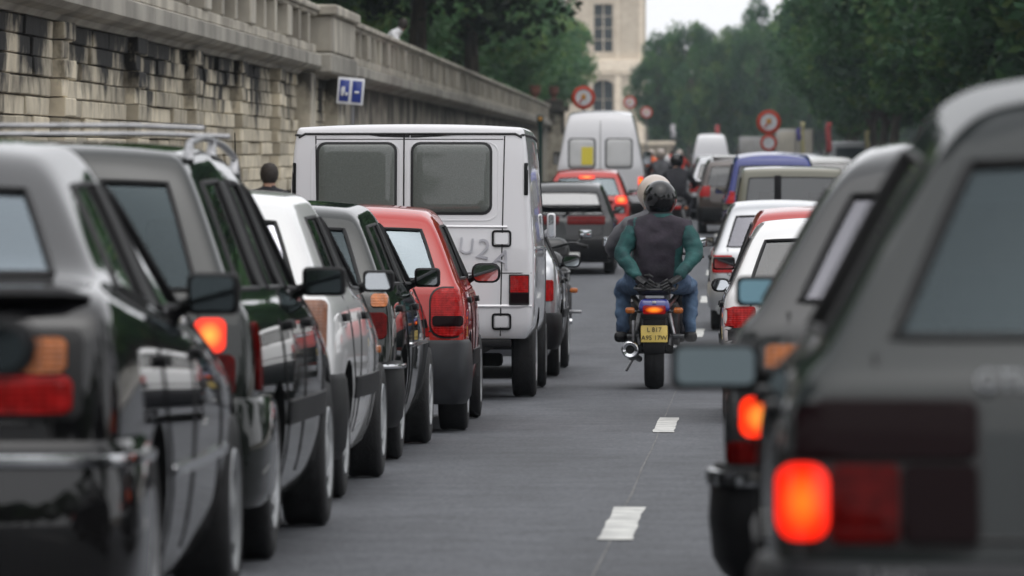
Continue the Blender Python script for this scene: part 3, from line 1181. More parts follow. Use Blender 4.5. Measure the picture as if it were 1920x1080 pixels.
def kerb(name, x0, x1):
    V, Fc = [], []
    for y in ys_near:
        z = road_z(y)
        V += [(x0, y, z - .02), (x0, y, z + .125), (x0 + .02, y, z + .135), (x1 - .02, y, z + .135), (x1, y, z + .125), (x1, y, z - .02)]
    for i in range(len(ys_near) - 1):
        for k in range(5):
            Fc.append((i * 6 + k, (i + 1) * 6 + k, (i + 1) * 6 + k + 1, i * 6 + k + 1))
    o = mesh(name, V, Fc, M_KERB, sharp=30)
    o['kind'] = 'structure'
    return o


kerb('kerb_left', -4.2, -3.9)
kerb('kerb_right', 7.2, 7.5)

lane = bpy.data.objects.new('lane_marking', None)
COL.objects.link(lane)
lane['kind'] = 'structure'
for k in range(12):                                     # 3 m dashes, 10 m gaps
    yc = 23.2 + 13.4 * (k - 1)
    xc = -0.178 + 0.0131 * (yc - 23.2)
    V, Fc = [], []
    rr = random.Random(k)
    for i in range(9):
        y = yc - 1.45 + 2.9 * i / 8
        x = xc + 0.0131 * (y - yc)
        e = rr.uniform(-.006, .006)
        V += [(x - .066 + e, y, road_z(y) + .005), (x + .066 + rr.uniform(-.006, .006), y, road_z(y) + .005)]
    for i in range(8):
        Fc.append((i * 2, i * 2 + 1, i * 2 + 3, i * 2 + 2))
    mesh('dash', V, Fc, M_LINE, lane, smooth=False)
# tarred joint that runs beside the dashes
M_TAR = pmat('tar joint', (0.115, 0.115, 0.115), 0.8, noise=0.4, nscale=4)
V, Fc = [], []
rr = random.Random(3)
ex = 0
for i in range(110):
    y = 6 + i * .5
    ex = ex * .9 + rr.uniform(-.004, .004)
    x = -0.178 + 0.0131 * (y - 23.2) - .03 + ex
    wd = .003 + rr.uniform(0, .003)
    V += [(x - wd, y, road_z(y) + .003), (x + wd, y, road_z(y) + .003)]
for i in range(109):
    Fc.append((i * 2, i * 2 + 1, i * 2 + 3, i * 2 + 2))
mesh('joint', V, Fc, M_TAR, lane, smooth=False)

# ------------------------------------------------------------------ quay wall with balustrade
WX = -5.5
BAY, BAY0 = 7.1, 50.7


def stone_mat(name, c1, c2, streak=1.0, scale=1.0):
    m = bpy.data.materials.new(name)
    t, o = nodes(m)
    b = t.nodes.new('ShaderNodeBsdfPrincipled')
    b.inputs['Roughness'].default_value = 0.9
    g = t.nodes.new('ShaderNodeNewGeometry')
    n1 = t.nodes.new('ShaderNodeTexNoise')
    n1.inputs['Scale'].default_value = 3.0 * scale
    n1.inputs['Detail'].default_value = 8
    t.links.new(g.outputs['Position'], n1.inputs['Vector'])
    r1 = t.nodes.new('ShaderNodeValToRGB')
    r1.color_ramp.elements[0].position = 0.3
    r1.color_ramp.elements[0].color = (*c2, 1)
    r1.color_ramp.elements[1].position = 0.68
    r1.color_ramp.elements[1].color = (*c1, 1)
    t.links.new(n1.outputs[0], r1.inputs[0])
    oi = t.nodes.new('ShaderNodeObjectInfo')
    rv = t.nodes.new('ShaderNodeMapRange')
    rv.inputs[3].default_value = 0.62
    rv.inputs[4].default_value = 1.18
    t.links.new(oi.outputs['Random'], rv.inputs[0])
    hsv = t.nodes.new('ShaderNodeHueSaturation')
    t.links.new(rv.outputs[0], hsv.inputs['Value'])
    t.links.new(r1.outputs[0], hsv.inputs['Color'])
    # soot washed down from the cornice: ragged vertical runs
    mp = t.nodes.new('ShaderNodeMapping')
    mp.inputs['Scale'].default_value = (0.5, 0.34, 0.26)
    t.links.new(g.outputs['Position'], mp.inputs['Vector'])
    n2 = t.nodes.new('ShaderNodeTexNoise')
    n2.inputs['Scale'].default_value = 2.4
    n2.inputs['Detail'].default_value = 6
    n2.inputs['Roughness'].default_value = 0.65
    t.links.new(mp.outputs[0], n2.inputs['Vector'])
    sp = t.nodes.new('ShaderNodeSeparateXYZ')
    t.links.new(g.outputs['Position'], sp.inputs[0])
    hg = t.nodes.new('ShaderNodeMapRange')
    hg.inputs[1].default_value = CAM_Z - 0.4
    hg.inputs[2].default_value = CAM_Z + 1.22
    hg.inputs[3].default_value = -0.20
    hg.inputs[4].default_value = 0.225
    t.links.new(sp.outputs['Z'], hg.inputs[0])
    ad = t.nodes.new('ShaderNodeMath')
    t.links.new(n2.outputs[0], ad.inputs[0])
    t.links.new(hg.outputs[0], ad.inputs[1])
    r3 = t.nodes.new('ShaderNodeMapRange')
    r3.inputs[1].default_value = 0.56
    r3.inputs[2].default_value = 0.70
    r3.inputs[4].default_value = streak
    t.links.new(ad.outputs[0], r3.inputs[0])
    mx = t.nodes.new('ShaderNodeMix')
    mx.data_type = 'RGBA'
    mx.inputs[7].default_value = (0.012, 0.011, 0.010, 1)
    t.links.new(r3.outputs[0], mx.inputs[0])
    t.links.new(hsv.outputs[0], mx.inputs[6])
    t.links.new(mx.outputs[2], b.inputs['Base Color'])
    bp = t.nodes.new('ShaderNodeBump')
    bp.inputs['Strength'].default_value = 0.6
    bp.inputs['Distance'].default_value = 0.03
    t.links.new(n1.outputs[0], bp.inputs['Height'])
    t.links.new(bp.outputs[0], b.inputs['Normal'])
    t.links.new(b.outputs[0], o.inputs['Surface'])
    return m


M_STONE = stone_mat('soot stained limestone', (0.72, 0.64, 0.49), (0.50, 0.44, 0.335))
M_MORTAR = pmat('dark wall joint', (0.05, 0.046, 0.04), 0.95, noise=0.3)
M_CORN = pmat('weathered cornice stone', (0.40, 0.375, 0.325), 0.9, col2=(0.19, 0.178, 0.155), nscale=.9, bump=0.4, bscale=14)
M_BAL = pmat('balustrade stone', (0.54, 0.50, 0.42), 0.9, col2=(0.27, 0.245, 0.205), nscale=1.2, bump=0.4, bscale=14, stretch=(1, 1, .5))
M_BAL_SHADE = pmat('shade dark baluster stone', (0.045, 0.042, 0.036), 0.95, col2=(0.014, 0.013, 0.012), nscale=3, bump=0.4, bscale=14)  # balusters coloured dark to stand for the shaded gaps between the posts
M_FACE = stone_mat('far wall limestone', (0.50, 0.455, 0.37), (0.30, 0.27, 0.215), 0.9, 1.2)

wall = empty('retaining_wall', (WX, BAY0, road_z(BAY0)), label='long soot stained limestone quay wall with a balustrade along its top', cat='wall')
wall.location = (0, 0, 0)
C0 = CAM_Z + 1.20      # underside of the cornice


def box_data(x0, x1, y0, y1, z0, z1, v0=0):
    V = [(x, y, z) for z in (z0, z1) for y in (y0, y1) for x in (x0, x1)]
    Fc = [(0, 1, 3, 2), (4, 6, 7, 5), (0, 4, 5, 1), (2, 3, 7, 6), (0, 2, 6, 4), (1, 5, 7, 3)]
    return V, [tuple(i + v0 for i in f) for f in Fc]


def boxmesh(name, lst, mat, parent=None, bev=0.0):
    bm = bmesh.new()
    for b in lst:
        V, Fc = box_data(*b)
        bv = [bm.verts.new(v) for v in V]
        for f in Fc:
            bm.faces.new([bv[i] for i in f])
    if bev:
        bmesh.ops.bevel(bm, geom=bm.edges[:], offset=bev, segments=1, affect='EDGES')
    return from_bm(name, bm, mat, parent, smooth=False)


boxmesh('wall_core', [(WX - 1.2, WX - .06, -60, 43, -.6, C0), (WX - 1.2, WX - .06, 43.01, 97, -.6, C0)], M_MORTAR, wall)
boxmesh('wall_face', [(WX - .055, WX, -60, 42.9, -.6, C0), (WX - 1.2, WX, 97.01, 262, -.6, C0), (WX - .055, WX - .01, 43, 97, -.6, CAM_Z - .62)], M_FACE, wall)

# individual stones where they can be told apart: coursed blocks between chained pilasters
rs = random.Random(11)
_stone_cache = {}


def stone(y0, y1, z0, z1, proud, nm='stone'):
    ly, lz = round((y1 - y0) * 10) / 10, z1 - z0
    bm = bmesh.new()
    j = lambda a: rs.uniform(-a, a)
    V, Fc = box_data(WX - .07, WX + proud, y0 + .018, y1 - .018, z0 + .006, z1 - .006)
    bv = [bm.verts.new((v[0] + (j(.008) if v[0] > WX - .03 else 0), v[1] + j(.006), v[2] + j(.006))) for v in V]
    for f in Fc:
        bm.faces.new([bv[i] for i in f])
    ed = [e for e in bm.edges if all(v.co.x > WX - .03 for v in e.verts)]
    bmesh.ops.bevel(bm, geom=ed, offset=.010, segments=1, affect='EDGES')
    o = from_bm(nm, bm, M_STONE, wall, smooth=False)
    return o


CH = 0.172
rows = [C0 - CH * (k + 1) for k in range(10)]
bays = [BAY0 + BAY * k for k in range(-2, 8)]
for bi, b0 in enumerate(bays):
    if b0 + BAY < 43 or b0 > 96:
        continue
    for ri, z in enumerate(rows):
        a = b0 + (.62 if ri % 2 else .98)
        e = b0 + BAY - .02
        n = 3 if rs.random() < .6 else 4
        cuts = [a]
        for q in range(1, n):
            cuts.append(a + (e - a) * (q + rs.uniform(-.22, .22) + (.25 if ri % 2 else -.1)) / n)
        cuts.append(e)
        for q in range(n):
            if cuts[q + 1] > 43 and cuts[q] < 97:
                stone(max(cuts[q], 43), min(cuts[q + 1], 97), z, z + CH, rs.uniform(-.03, .03))
        # the chained pilaster: alternate long and short blocks standing proud
        if 43.5 < b0 < 96:
            stone(b0, b0 + (.6 if ri % 2 else .95), z, z + CH, .10 if ri % 2 else .13, 'pilaster_stone')

# cornice: moulded, one length per bay
for k in range(-15, 30):
    y0, y1 = BAY0 + BAY * k, BAY0 + BAY * (k + 1) - .015
    if y1 > 262:
        break
    P = [(WX - .3, 0), (WX + .05, 0), (WX + .10, .05), (WX + .22, .08), (WX + .30, .13), (WX + .30, .29), (WX + .24, .32), (WX - .5, .33)]
    V = [(x, y, C0 + z) for y in (y0, y1) for x, z in P]
    n = len(P)
    Fc = [(i, (i + 1) % n, n + (i + 1) % n, n + i) for i in range(n)] + [tuple(range(n))[::-1], tuple(range(n, 2 * n))]
    bm = bmesh.new()
    bv = [bm.verts.new(v) for v in V]
    for f in Fc:
        bm.faces.new([bv[i] for i in f])
    from_bm('cornice', bm, M_CORN, wall, smooth=False)
    if y0 < 30:
        continue
    zb = C0 + .33
    boxmesh('plinth', [(WX - .12, WX + .20, y0, y1, zb, zb + .13)], M_BAL, wall, .015)
    zt = zb + .13 + .44
    boxmesh('coping', [(WX - .14, WX + .22, y0 + .02, y1, zt, zt + .06), (WX - .18, WX + .27, y0, y1 + .01, zt + .06, zt + .155)], M_BAL, wall, .02)
    big = 1.0 if k % 1 == 0 else .6
    boxmesh('pier', [(WX - .16, WX + .24, y0 + .02, y0 + .86, zb + .13, zt)], M_BAL, wall, .02)
    for q in (1, 2):
        yq = y0 + .86 + (BAY - .86) * q / 3 - .17
        boxmesh('post', [(WX - .11, WX + .215, yq, yq + .30, zb + .13, zt)], M_BAL, wall, .015)

_bal = [(.085, 0), (.085, .04), (.05, .055), (.045, .09), (.085, .15), (.095, .2), (.075, .27), (.042, .35), (.05, .38), (.08, .395), (.08, .44)]
bal0 = None
cnt = 0
for k in range(-2, 24):
    y0 = BAY0 + BAY * k
    ed = [y0 + .86, y0 + .86 + (BAY - .86) / 3 - .17, y0 + .86 + (BAY - .86) / 3 + .17, y0 + .86 + (BAY - .86) * 2 / 3 - .17, y0 + .86 + (BAY - .86) * 2 / 3 + .17, y0 + BAY]
    for s in range(3):
        a, b = ed[s * 2], ed[s * 2 + 1]
        for q in range(4):
            yy = a + (b - a) * (q + .5) / 4
            if yy > 258 or cnt >= 298:
                continue
            cnt += 1
            if bal0 is None:
                bal0 = lathe('baluster', _bal, 'z', (0, 0, 0), M_BAL_SHADE, wall, 8)
                o = bal0
            else:
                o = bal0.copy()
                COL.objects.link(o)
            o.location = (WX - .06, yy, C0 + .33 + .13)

# the wide pier where the wall steps forward, and the gate pier that ends the wall
boxmesh('buttress', [(WX - .2, WX + .22, 84.4, 85.6, road_z(85), C0 + .02), (WX - .2, WX + .22, 91.6, 92.8, road_z(90), C0 + .02)], M_FACE, wall, .02)
zb = C0 + .33
boxmesh('wide_pier', [(WX - .2, WX + .44, 86.0, 92.4, zb + .02, zb + .58), (WX - .26, WX + .52, 85.9, 92.5, zb + .58, zb + .74)], M_BAL, wall, .025)
boxmesh('wide_pier_cornice', [(WX - .1, WX + .46, 85.7, 92.7, C0 + .03, C0 + .335)], M_CORN, wall, .03)
gp = boxmesh('gate_pier', [(-5.75, -4.75, 264, 265, road_z(264), CAM_Z + 2.0), (-5.95, -4.55, 263.8, 265.2, CAM_Z + 2.0, CAM_Z + 2.25), (-5.7, -4.8, 264.05, 264.95, CAM_Z + 2.25, CAM_Z + 2.55)], M_FACE, None, .04)
tag(gp, 'pale stone gate pier with a capped top where the wall ends', 'pier')

# terrace behind the wall
V = [(x, y, CAM_Z + 1.45) for y in (-60, 500) for x in (-60, WX - .5)]
o = mesh('terrace_ground', V, [(0, 1, 3, 2)], M_EARTH, smooth=False)
o['kind'] = 'structure'


# ------------------------------------------------------------------ trees
def leaf_mat(name, dark, lite, warm):
    m = bpy.data.materials.new(name)
    t, o = nodes(m)
    at = t.nodes.new('ShaderNodeAttribute')
    at.attribute_name = 'tone'
    oi = t.nodes.new('ShaderNodeObjectInfo')
    ad = t.nodes.new('ShaderNodeMath')
    ad.operation = 'MULTIPLY_ADD'
    ad.inputs[1].default_value = 0.35
    t.links.new(oi.outputs['Random'], ad.inputs[0])
    t.links.new(at.outputs['Fac'], ad.inputs[2])
    rp = t.nodes.new('ShaderNodeValToRGB')
    rp.color_ramp.elements[0].position = 0.1
    rp.color_ramp.elements[0].color = (*dark, 1)
    rp.color_ramp.elements[1].position = 0.75
    rp.color_ramp.elements[1].color = (*lite, 1)
    e = rp.color_ramp.elements.new(1.15 if False else 0.98)
    e.color = (*warm, 1)
    t.links.new(ad.outputs[0], rp.inputs[0])
    d = t.nodes.new('ShaderNodeBsdfPrincipled')
    d.inputs['Roughness'].default_value = 0.55
    d.inputs['Specular IOR Level'].default_value = 0.3
    t.links.new(rp.outputs[0], d.inputs['Base Color'])
    tl = t.nodes.new('ShaderNodeBsdfTranslucent')
    t.links.new(rp.outputs[0], tl.inputs[0])
    mx = t.nodes.new('ShaderNodeMixShader')
    mx.inputs[0].default_value = 0.42
    t.links.new(d.outputs[0], mx.inputs[1])
    t.links.new(tl.outputs[0], mx.inputs[2])
    t.links.new(mx.outputs[0], o.inputs['Surface'])
    return m


M_LEAF = leaf_mat('plane tree leaves', (0.018, 0.056, 0.031), (0.070, 0.165, 0.062), (0.14, 0.22, 0.065))
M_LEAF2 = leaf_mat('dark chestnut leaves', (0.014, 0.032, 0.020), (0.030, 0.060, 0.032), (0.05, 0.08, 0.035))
M_LEAF3 = leaf_mat('clipped lime leaves', (0.058, 0.138, 0.064), (0.115, 0.24, 0.096), (0.17, 0.255, 0.08))
M_BARK = pmat('bark', (0.075, 0.062, 0.048), 0.95, noise=0.4, nscale=5, bump=0.8, bscale=12, stretch=(1, 1, .3))


def leaves_mesh(name, cen, tone, size, rng, mat, flat=0.35):
    """one quad per leaf spray, turned every way"""
    n = len(cen)
    nr = rng.normal(size=(n, 3))
    nr[:, 2] = np.abs(nr[:, 2]) + flat
    nr /= np.linalg.norm(nr, axis=1)[:, None]
    a = np.cross(nr, rng.normal(size=(n, 3)))
    a /= np.linalg.norm(a, axis=1)[:, None]
    b = np.cross(nr, a)
    s = size * rng.uniform(.6, 1.35, n)[:, None]
    v = np.empty((n, 4, 3))
    v[:, 0] = cen - a * s
    v[:, 1] = cen + b * s * .55 - nr * s * .12
    v[:, 2] = cen + a * s
    v[:, 3] = cen - b * s * .55 - nr * s * .12
    me = bpy.data.meshes.new(name)
    me.vertices.add(n * 4)
    me.vertices.foreach_set('co', v.ravel())
    me.loops.add(n * 4)
    me.loops.foreach_set('vertex_index', np.arange(n * 4, dtype=np.int32))
    me.polygons.add(n)
    me.polygons.foreach_set('loop_start', np.arange(0, n * 4, 4, dtype=np.int32))
    me.polygons.foreach_set('loop_total', np.full(n, 4, dtype=np.int32))
    at = me.attributes.new('tone', 'FLOAT', 'FACE')
    at.data.foreach_set('value', tone.astype(np.float32))
    me.materials.append(mat)
    me.update()
    me.validate()
    return me


def make_tree(name, seed, h, rad, base, nclump, nleaf, mat, size=0.17, trunk_r=0.22, flatten=1.0):
    """trunk, limbs and a crown of leaf clumps set on the limbs' ends and round the crown's volume"""
    rng = np.random.default_rng(seed)
    root = empty(name)
    limbs = []
    top = h * .80
    tp = [(0, 0, -.3), (rng.normal(0, .05), rng.normal(0, .05), base * .5), (rng.normal(0, .12), rng.normal(0, .12), base),
          (rng.normal(0, .25), rng.normal(0, .25), (base + top) / 2), (rng.normal(0, .3), rng.normal(0, .3), top)]
    tsm = smooth_path(tp, 5)
    nT = len(tsm)
    limbs.append((tsm, [trunk_r * (1.25 if i < 2 else 1) * (1 - .8 * i / nT) for i in range(nT)]))
    cl = []
    for k in range(nclump):
        # clumps fill an egg shaped crown, denser at the outside, with bites missing
        while True:
            d = rng.normal(size=3)
            d /= np.linalg.norm(d)
            r = rng.uniform(.35, 1.0) ** .55
            p = np.array([d[0] * rad * r, d[1] * rad * r, 0])
            u = (d[2] * r + 1) / 2
            z = base * .82 + (h - base * .82) * u
            bell = math.sin(PI * (.12 + .80 * u)) ** .7
            p[:2] *= bell
            p[2] = z * flatten + (1 - flatten) * h * .6
            if rng.uniform() > .12:
                break
        cl.append(p)
    cl = np.array(cl)
    for k in range(min(13, nclump)):
        c = Vector(cl[k * (nclump // 13)])
        s = tsm[int(nT * rng.uniform(.40, .85))]
        mid = s.lerp(c, .5) + Vector((0, 0, rng.uniform(.1, .6)))
        limbs.append((smooth_path([s, mid, c], 4), [trunk_r * .38 * (1 - .8 * i / 9) for i in range(9)]))
    tubes('trunk', limbs, M_BARK, root, 7)
    rc = rng.uniform(.5, 1.0, nclump) * rad * .36
    per = max(4, nleaf // nclump)
    cen, tone = [], []
    for k in range(nclump):
        q = rng.normal(size=(per, 3))
        q /= np.linalg.norm(q, axis=1)[:, None]
        q *= (rng.uniform(.2, 1, per) ** .5)[:, None] * rc[k] * np.array([1, 1, .75])
        cen.append(cl[k] + q)
        tone.append(np.clip(rng.normal(rng.uniform(.0, .75), .10, per), 0, 1))
    me = leaves_mesh(name + '_leaves', np.concatenate(cen), np.concatenate(tone), size, rng, mat)
    link('crown', me, root)
    return root


protos = {
    'plane': [make_tree('plane_tree', 21 + k, 14.5, 5.0, 3.6, 85, 16000, M_LEAF, .19, .30) for k in range(3)],
    'dark': [make_tree('chestnut_tree', 41, 12.0, 5.2, 3.0, 95, 17000, M_LEAF2, .18, .28)],
    'lime': [make_tree('lime_tree', 51 + k, 9.5, 3.8, 1.6, 80, 15000, M_LEAF3, .16, .2) for k in range(2)],
}
_used = set()


def plant(kind, X, Y, z, sc, rot, label, group, sz=None):
    pr = protos[kind][int(rot * 7) % len(protos[kind])]
    if pr.name not in _used:
        _used.add(pr.name)
        o = pr
    else:
        o = copy_tree(pr)
    o.location = (X, Y, z)
    o.rotation_euler = (0, 0, rot)
    o.scale = (sc, sc, sz or sc)
    tag(o, label, 'tree', group)
    return o


rt = random.Random(5)
# right bank: plane trees in rows, leading away from the near right edge of the picture
y = 40.0
while y < 410:
    j = rt.uniform(-1.2, 1.2)
    plant('plane', (10.5 if y < 230 and y > 100 else 12.8) + rt.uniform(-.7, .7), y + j, road_z(y) + .13, rt.uniform(.92, 1.12) * (1 if y > 110 else .5), rt.uniform(0, 6.2),  # nearest trees are unseen, made smaller to stay low in window reflections
          'unseen plane tree added along the right pavement to darken reflections', 'plane trees in the front row on the right')
    if y > 110:
        plant('plane', 18 + rt.uniform(-1, 1), y + j + 4, road_z(y), rt.uniform(1.0, 1.25), rt.uniform(0, 6.2),
              'leafy plane tree in the row behind the front row on the right', 'plane trees in the second row on the right')
    if y > 150:
        plant('plane', 27 + rt.uniform(-2, 2), y + j, road_z(y), rt.uniform(1.0, 1.3), rt.uniform(0, 6.2),
              'plane tree deep in the park behind the two rows on the right', 'plane trees deep in the park on the right')
    y += 10.5 if y < 250 else 15
# far end: the road bends and trees close the view
far = [(1232, 68, 560), (1262, 52, 575), (1292, 32, 555), (1322, 60, 580), (1352, 66, 560), (1384, 40, 570), (1420, 6, 555), (1452, 50, 575), (1484, 34, 560), (1515, 20, 570)]
for k, (xp, yp, yy) in enumerate(far):
    sc_ = F_PX / yy
    plant('plane', (xp - 1250) / sc_, yy, road_z(yy), .58, rt.uniform(0, 6.2), 'hazy tree closing the view at the far end of the road', 'trees at the far end of the road', sz=((290 - yp) / sc_ + 1.5) / 14.3)
for k in range(9):
    plant('plane', -10 + 5.5 * k, 640 + 10 * (k % 2), road_z(640), .85, rt.uniform(0, 6.2), 'hazy tree in the wood behind the far end of the road', 'trees behind the far end of the road', sz=.78)
# terrace on the left
y = 118.0
while y < 465:
    plant('lime', -10.2 + rt.uniform(-.5, .5), y, CAM_Z + 1.4, rt.uniform(.95, 1.15), rt.uniform(0, 6.2),
          'unseen lime tree added behind the near balustrade to darken reflections', 'lime trees just behind the balustrade')
    plant('lime', -16 + rt.uniform(-1, 1), y + 5, CAM_Z + 1.4, rt.uniform(1.15, 1.4), rt.uniform(0, 6.2),
          'taller green lime tree in the second row on the terrace', 'lime trees in the second row on the terrace')
    y += rt.uniform(8, 11)
plant('dark', -6.5, 150, CAM_Z + 1.6, 1.05, .4, 'dark chestnut tree leaning out over the far balustrade', None)
plant('dark', -7.0, 205, CAM_Z + 1.6, 1.18, 1.3, 'dark chestnut tree beyond the one that leans out over the balustrade', None)
o = plant('dark', -9.5, 128, CAM_Z + 1.6, 1.05, 2.4, 'dark chestnut tree on the terrace beside the overhanging one', None)

# unseen trees added around the lens to darken reflections in paint and glass
for k in range(9):
    plant('plane', 13 + rt.uniform(-.7, .7), 26 - 15 * k, road_z(0) + .13, rt.uniform(.7, .85), rt.uniform(0, 6.2), 'unseen plane tree added along the right pavement to darken reflections', 'plane trees in the front row on the right')
    plant('lime', -10.5 + rt.uniform(-.7, .7), 100 - 17 * k, CAM_Z + 1.4, rt.uniform(.95, 1.15), rt.uniform(0, 6.2), 'unseen lime tree added behind the near balustrade to darken reflections', 'lime trees just behind the balustrade')
for k in range(7):
    plant('plane', -14 + 4.6 * k, -66 - 7 * (k % 2), road_z(-60), rt.uniform(1.0, 1.3), rt.uniform(0, 6.2), 'unseen plane tree added across the road behind the lens to block sky reflections', 'unseen trees added behind the lens')
for k in range(5):
    plant('plane', -8.8 + rt.uniform(-.5, .5), 8 - 13 * k, CAM_Z + 1.2, rt.uniform(.8, 1.0), rt.uniform(0, 6.2), 'unseen plane tree added on the terrace behind the lens to block sky reflections', 'unseen trees added behind the lens')
for k in range(0):
    plant('plane', -9 + 5.5 * k, -118 - 6 * (k % 2), road_z(-60), rt.uniform(.7, .9), rt.uniform(0, 6.2), 'unseen plane tree added across the road behind the lens to block sky reflections', 'unseen trees added behind the lens')

# hedges that close the gaps under the crowns
rng = np.random.default_rng(3)


def hedge(name, x0, x1, y0, y1, z0, z1, n, mat, label, size=.2):
    c = np.stack([rng.uniform(x0, x1, n), rng.uniform(y0, y1, n), rng.uniform(z0, z1, n)], 1)
    c[:, 2] = z0 + (c[:, 2] - z0) * (1 + .12 * np.sin(c[:, 1] * .9) + .1 * np.sin(c[:, 1] * .37))
    tone = np.clip(rng.normal(.3, .16, n) + .15 * np.sin(c[:, 1] * 1.7), 0, 1)
    o = link(name, leaves_mesh(name, c, tone, size, rng, mat))
    o['kind'] = 'stuff'
    tag(o, label, 'hedge')


hedge('hedge', -8.9, -7.6, 100, 400, CAM_Z + 1.4, CAM_Z + 3.1, 42000, M_LEAF3, 'clipped green hedge running behind the balustrade')
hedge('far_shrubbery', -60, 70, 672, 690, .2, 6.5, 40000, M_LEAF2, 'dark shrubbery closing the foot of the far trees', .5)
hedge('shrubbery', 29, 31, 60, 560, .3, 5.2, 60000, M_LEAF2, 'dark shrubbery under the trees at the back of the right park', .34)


# ------------------------------------------------------------------ the stone pavilion at the far end
M_PAV = stone_mat('pale pavilion stone', (0.86, 0.76, 0.62), (0.70, 0.60, 0.48), 0.0, .6)
M_PANE = pmat('dark old panes', (0.03, 0.04, 0.045), 0.25, noise=0.3, nscale=2)
M_SLATE = pmat('slate roof', (0.09, 0.10, 0.115), 0.6, noise=0.2, nscale=1.0)
TZ = 600.0
ts = F_PX / TZ
px0, px1 = (1087 - 1250) / ts, (1213 - 1250) / ts


def tz_(y):
    return CAM_Z + (290 - y) / ts


pav = empty('stone_pavilion', ((px0 + px1) / 2, TZ, road_z(TZ)), label='tall pale stone pavilion with arched windows rising above the white van', cat='building')
pav.location = (0, 0, 0)
c1, c2 = tz_(134), tz_(112)
wl, wr_ = (1112 - 1250) / ts, (1150 - 1250) / ts
yb = TZ
boxmesh('wall', [(px0 - 3, wl, yb, yb + 12, 0, c1), (wr_, px1, yb, yb + 12, 0, c1), (wl, wr_, yb, yb + 12, tz_(150), c1), (wl, wr_, yb + .7, yb + 12, 0, tz_(150)),
                 (px0 - 1.6, wl + .1, yb + .25, yb + 11.5, c2, tz_(-14)), (wr_ - .1, px1 - .15, yb + .25, yb + 11.5, c2, tz_(-14)),
                 (wl + .1, wr_ - .1, yb + .25, yb + 11.5, tz_(8), tz_(-14)), (wl + .1, wr_ - .1, yb + .25, yb + 11.5, c2, tz_(97)), (wl + .1, wr_ - .1, yb + 1.0, yb + 11.5, tz_(97), tz_(8))], M_PAV, pav)
for n_, b in (('cornice', (px0 - 3.2, px1 + .25, yb - .35, yb + 12.3, c1, c2)), ('upper_cornice', (px0 - 1.9, px1 + .35, yb - .1, yb + 12, tz_(-14), tz_(-30)))):
    boxmesh(n_, [b, (b[0] + .15, b[1] - .12, b[2] + .12, b[3] - .1, b[4] - .35, b[4])], M_PAV, pav, .03)
for x0, x1 in ((wr_ + .2, wr_ + .8), (px1 - .9, px1 - .3)):
    boxmesh('pilaster', [(x0, x1, yb - .12, yb + .01, .2, c1 - .4)], M_PAV, pav, .02)
    boxmesh('pilaster', [(x0 + .05, x1 - .1, yb + .1, yb + .26, c2, tz_(-14) - .3)], M_PAV, pav, .02)
for z0, z1, yy in ((1.6, tz_(150), yb + .55), (tz_(97), tz_(8), yb + .85)):
    wn = boxmesh('window', [(wl + .05, wr_ - .05, yy, yy + .05, z0, z1)], M_PANE, pav)
    boxmesh('window_frame', [((wl + wr_) / 2 - .05, (wl + wr_) / 2 + .05, yy - .06, yy - .003, z0, z1)] + [(wl + .05, wr_ - .05, yy - .05, yy - .004, z0 + (z1 - z0) * q / 4 - .03, z0 + (z1 - z0) * q / 4 + .03) for q in (1, 2, 3)], M_PAV, wn)
# arch head over the lower window
V, Fc = [], []
cxw, rw = (wl + wr_) / 2, (wr_ - wl) / 2
bm = bmesh.new()
ring = [(cxw + rw * math.cos(a), tz_(150) - rw * .55 + rw * .55 * math.sin(a)) for a in [PI * k / 12 for k in range(13)]]
for k in range(12):
    a, b = ring[k], ring[k + 1]
    q = [bm.verts.new((a[0], yb + .02, a[1])), bm.verts.new((b[0], yb + .02, b[1])), bm.verts.new((b[0], yb + .02, tz_(150))), bm.verts.new((a[0], yb + .02, tz_(150)))]
    if (q[0].co - q[3].co).length + (q[1].co - q[2].co).length > 1e-4:
        f = bm.faces.new(q)
bmesh.ops.remove_doubles(bm, verts=bm.verts[:], dist=1e-4)
ex = bmesh.ops.extrude_face_region(bm, geom=bm.faces[:])
bmesh.ops.translate(bm, verts=[v for v in ex['geom'] if isinstance(v, bmesh.types.BMVert)], vec=(0, .6, 0))
from_bm('arch_head', bm, M_PAV, pav, smooth=False)
bm = bmesh.new()
zt = tz_(-30)
q = [bm.verts.new(p) for p in ((px0 - 1.5, yb + .4, zt), (px1 - .2, yb + .4, zt), (px1 - .2, yb + 11, zt), (px0 - 1.5, yb + 11, zt))]
t_ = [bm.verts.new(p) for p in ((px0 + .8, yb + 3, zt + 7), (px1 - 2.4, yb + 3, zt + 7), (px1 - 2.4, yb + 8.5, zt + 7), (px0 + .8, yb + 8.5, zt + 7))]
for k in range(4):
    bm.faces.new((q[k], q[(k + 1) % 4], t_[(k + 1) % 4], t_[k]))
bm.faces.new(t_)
from_bm('roof', bm, M_SLATE, pav, smooth=False)

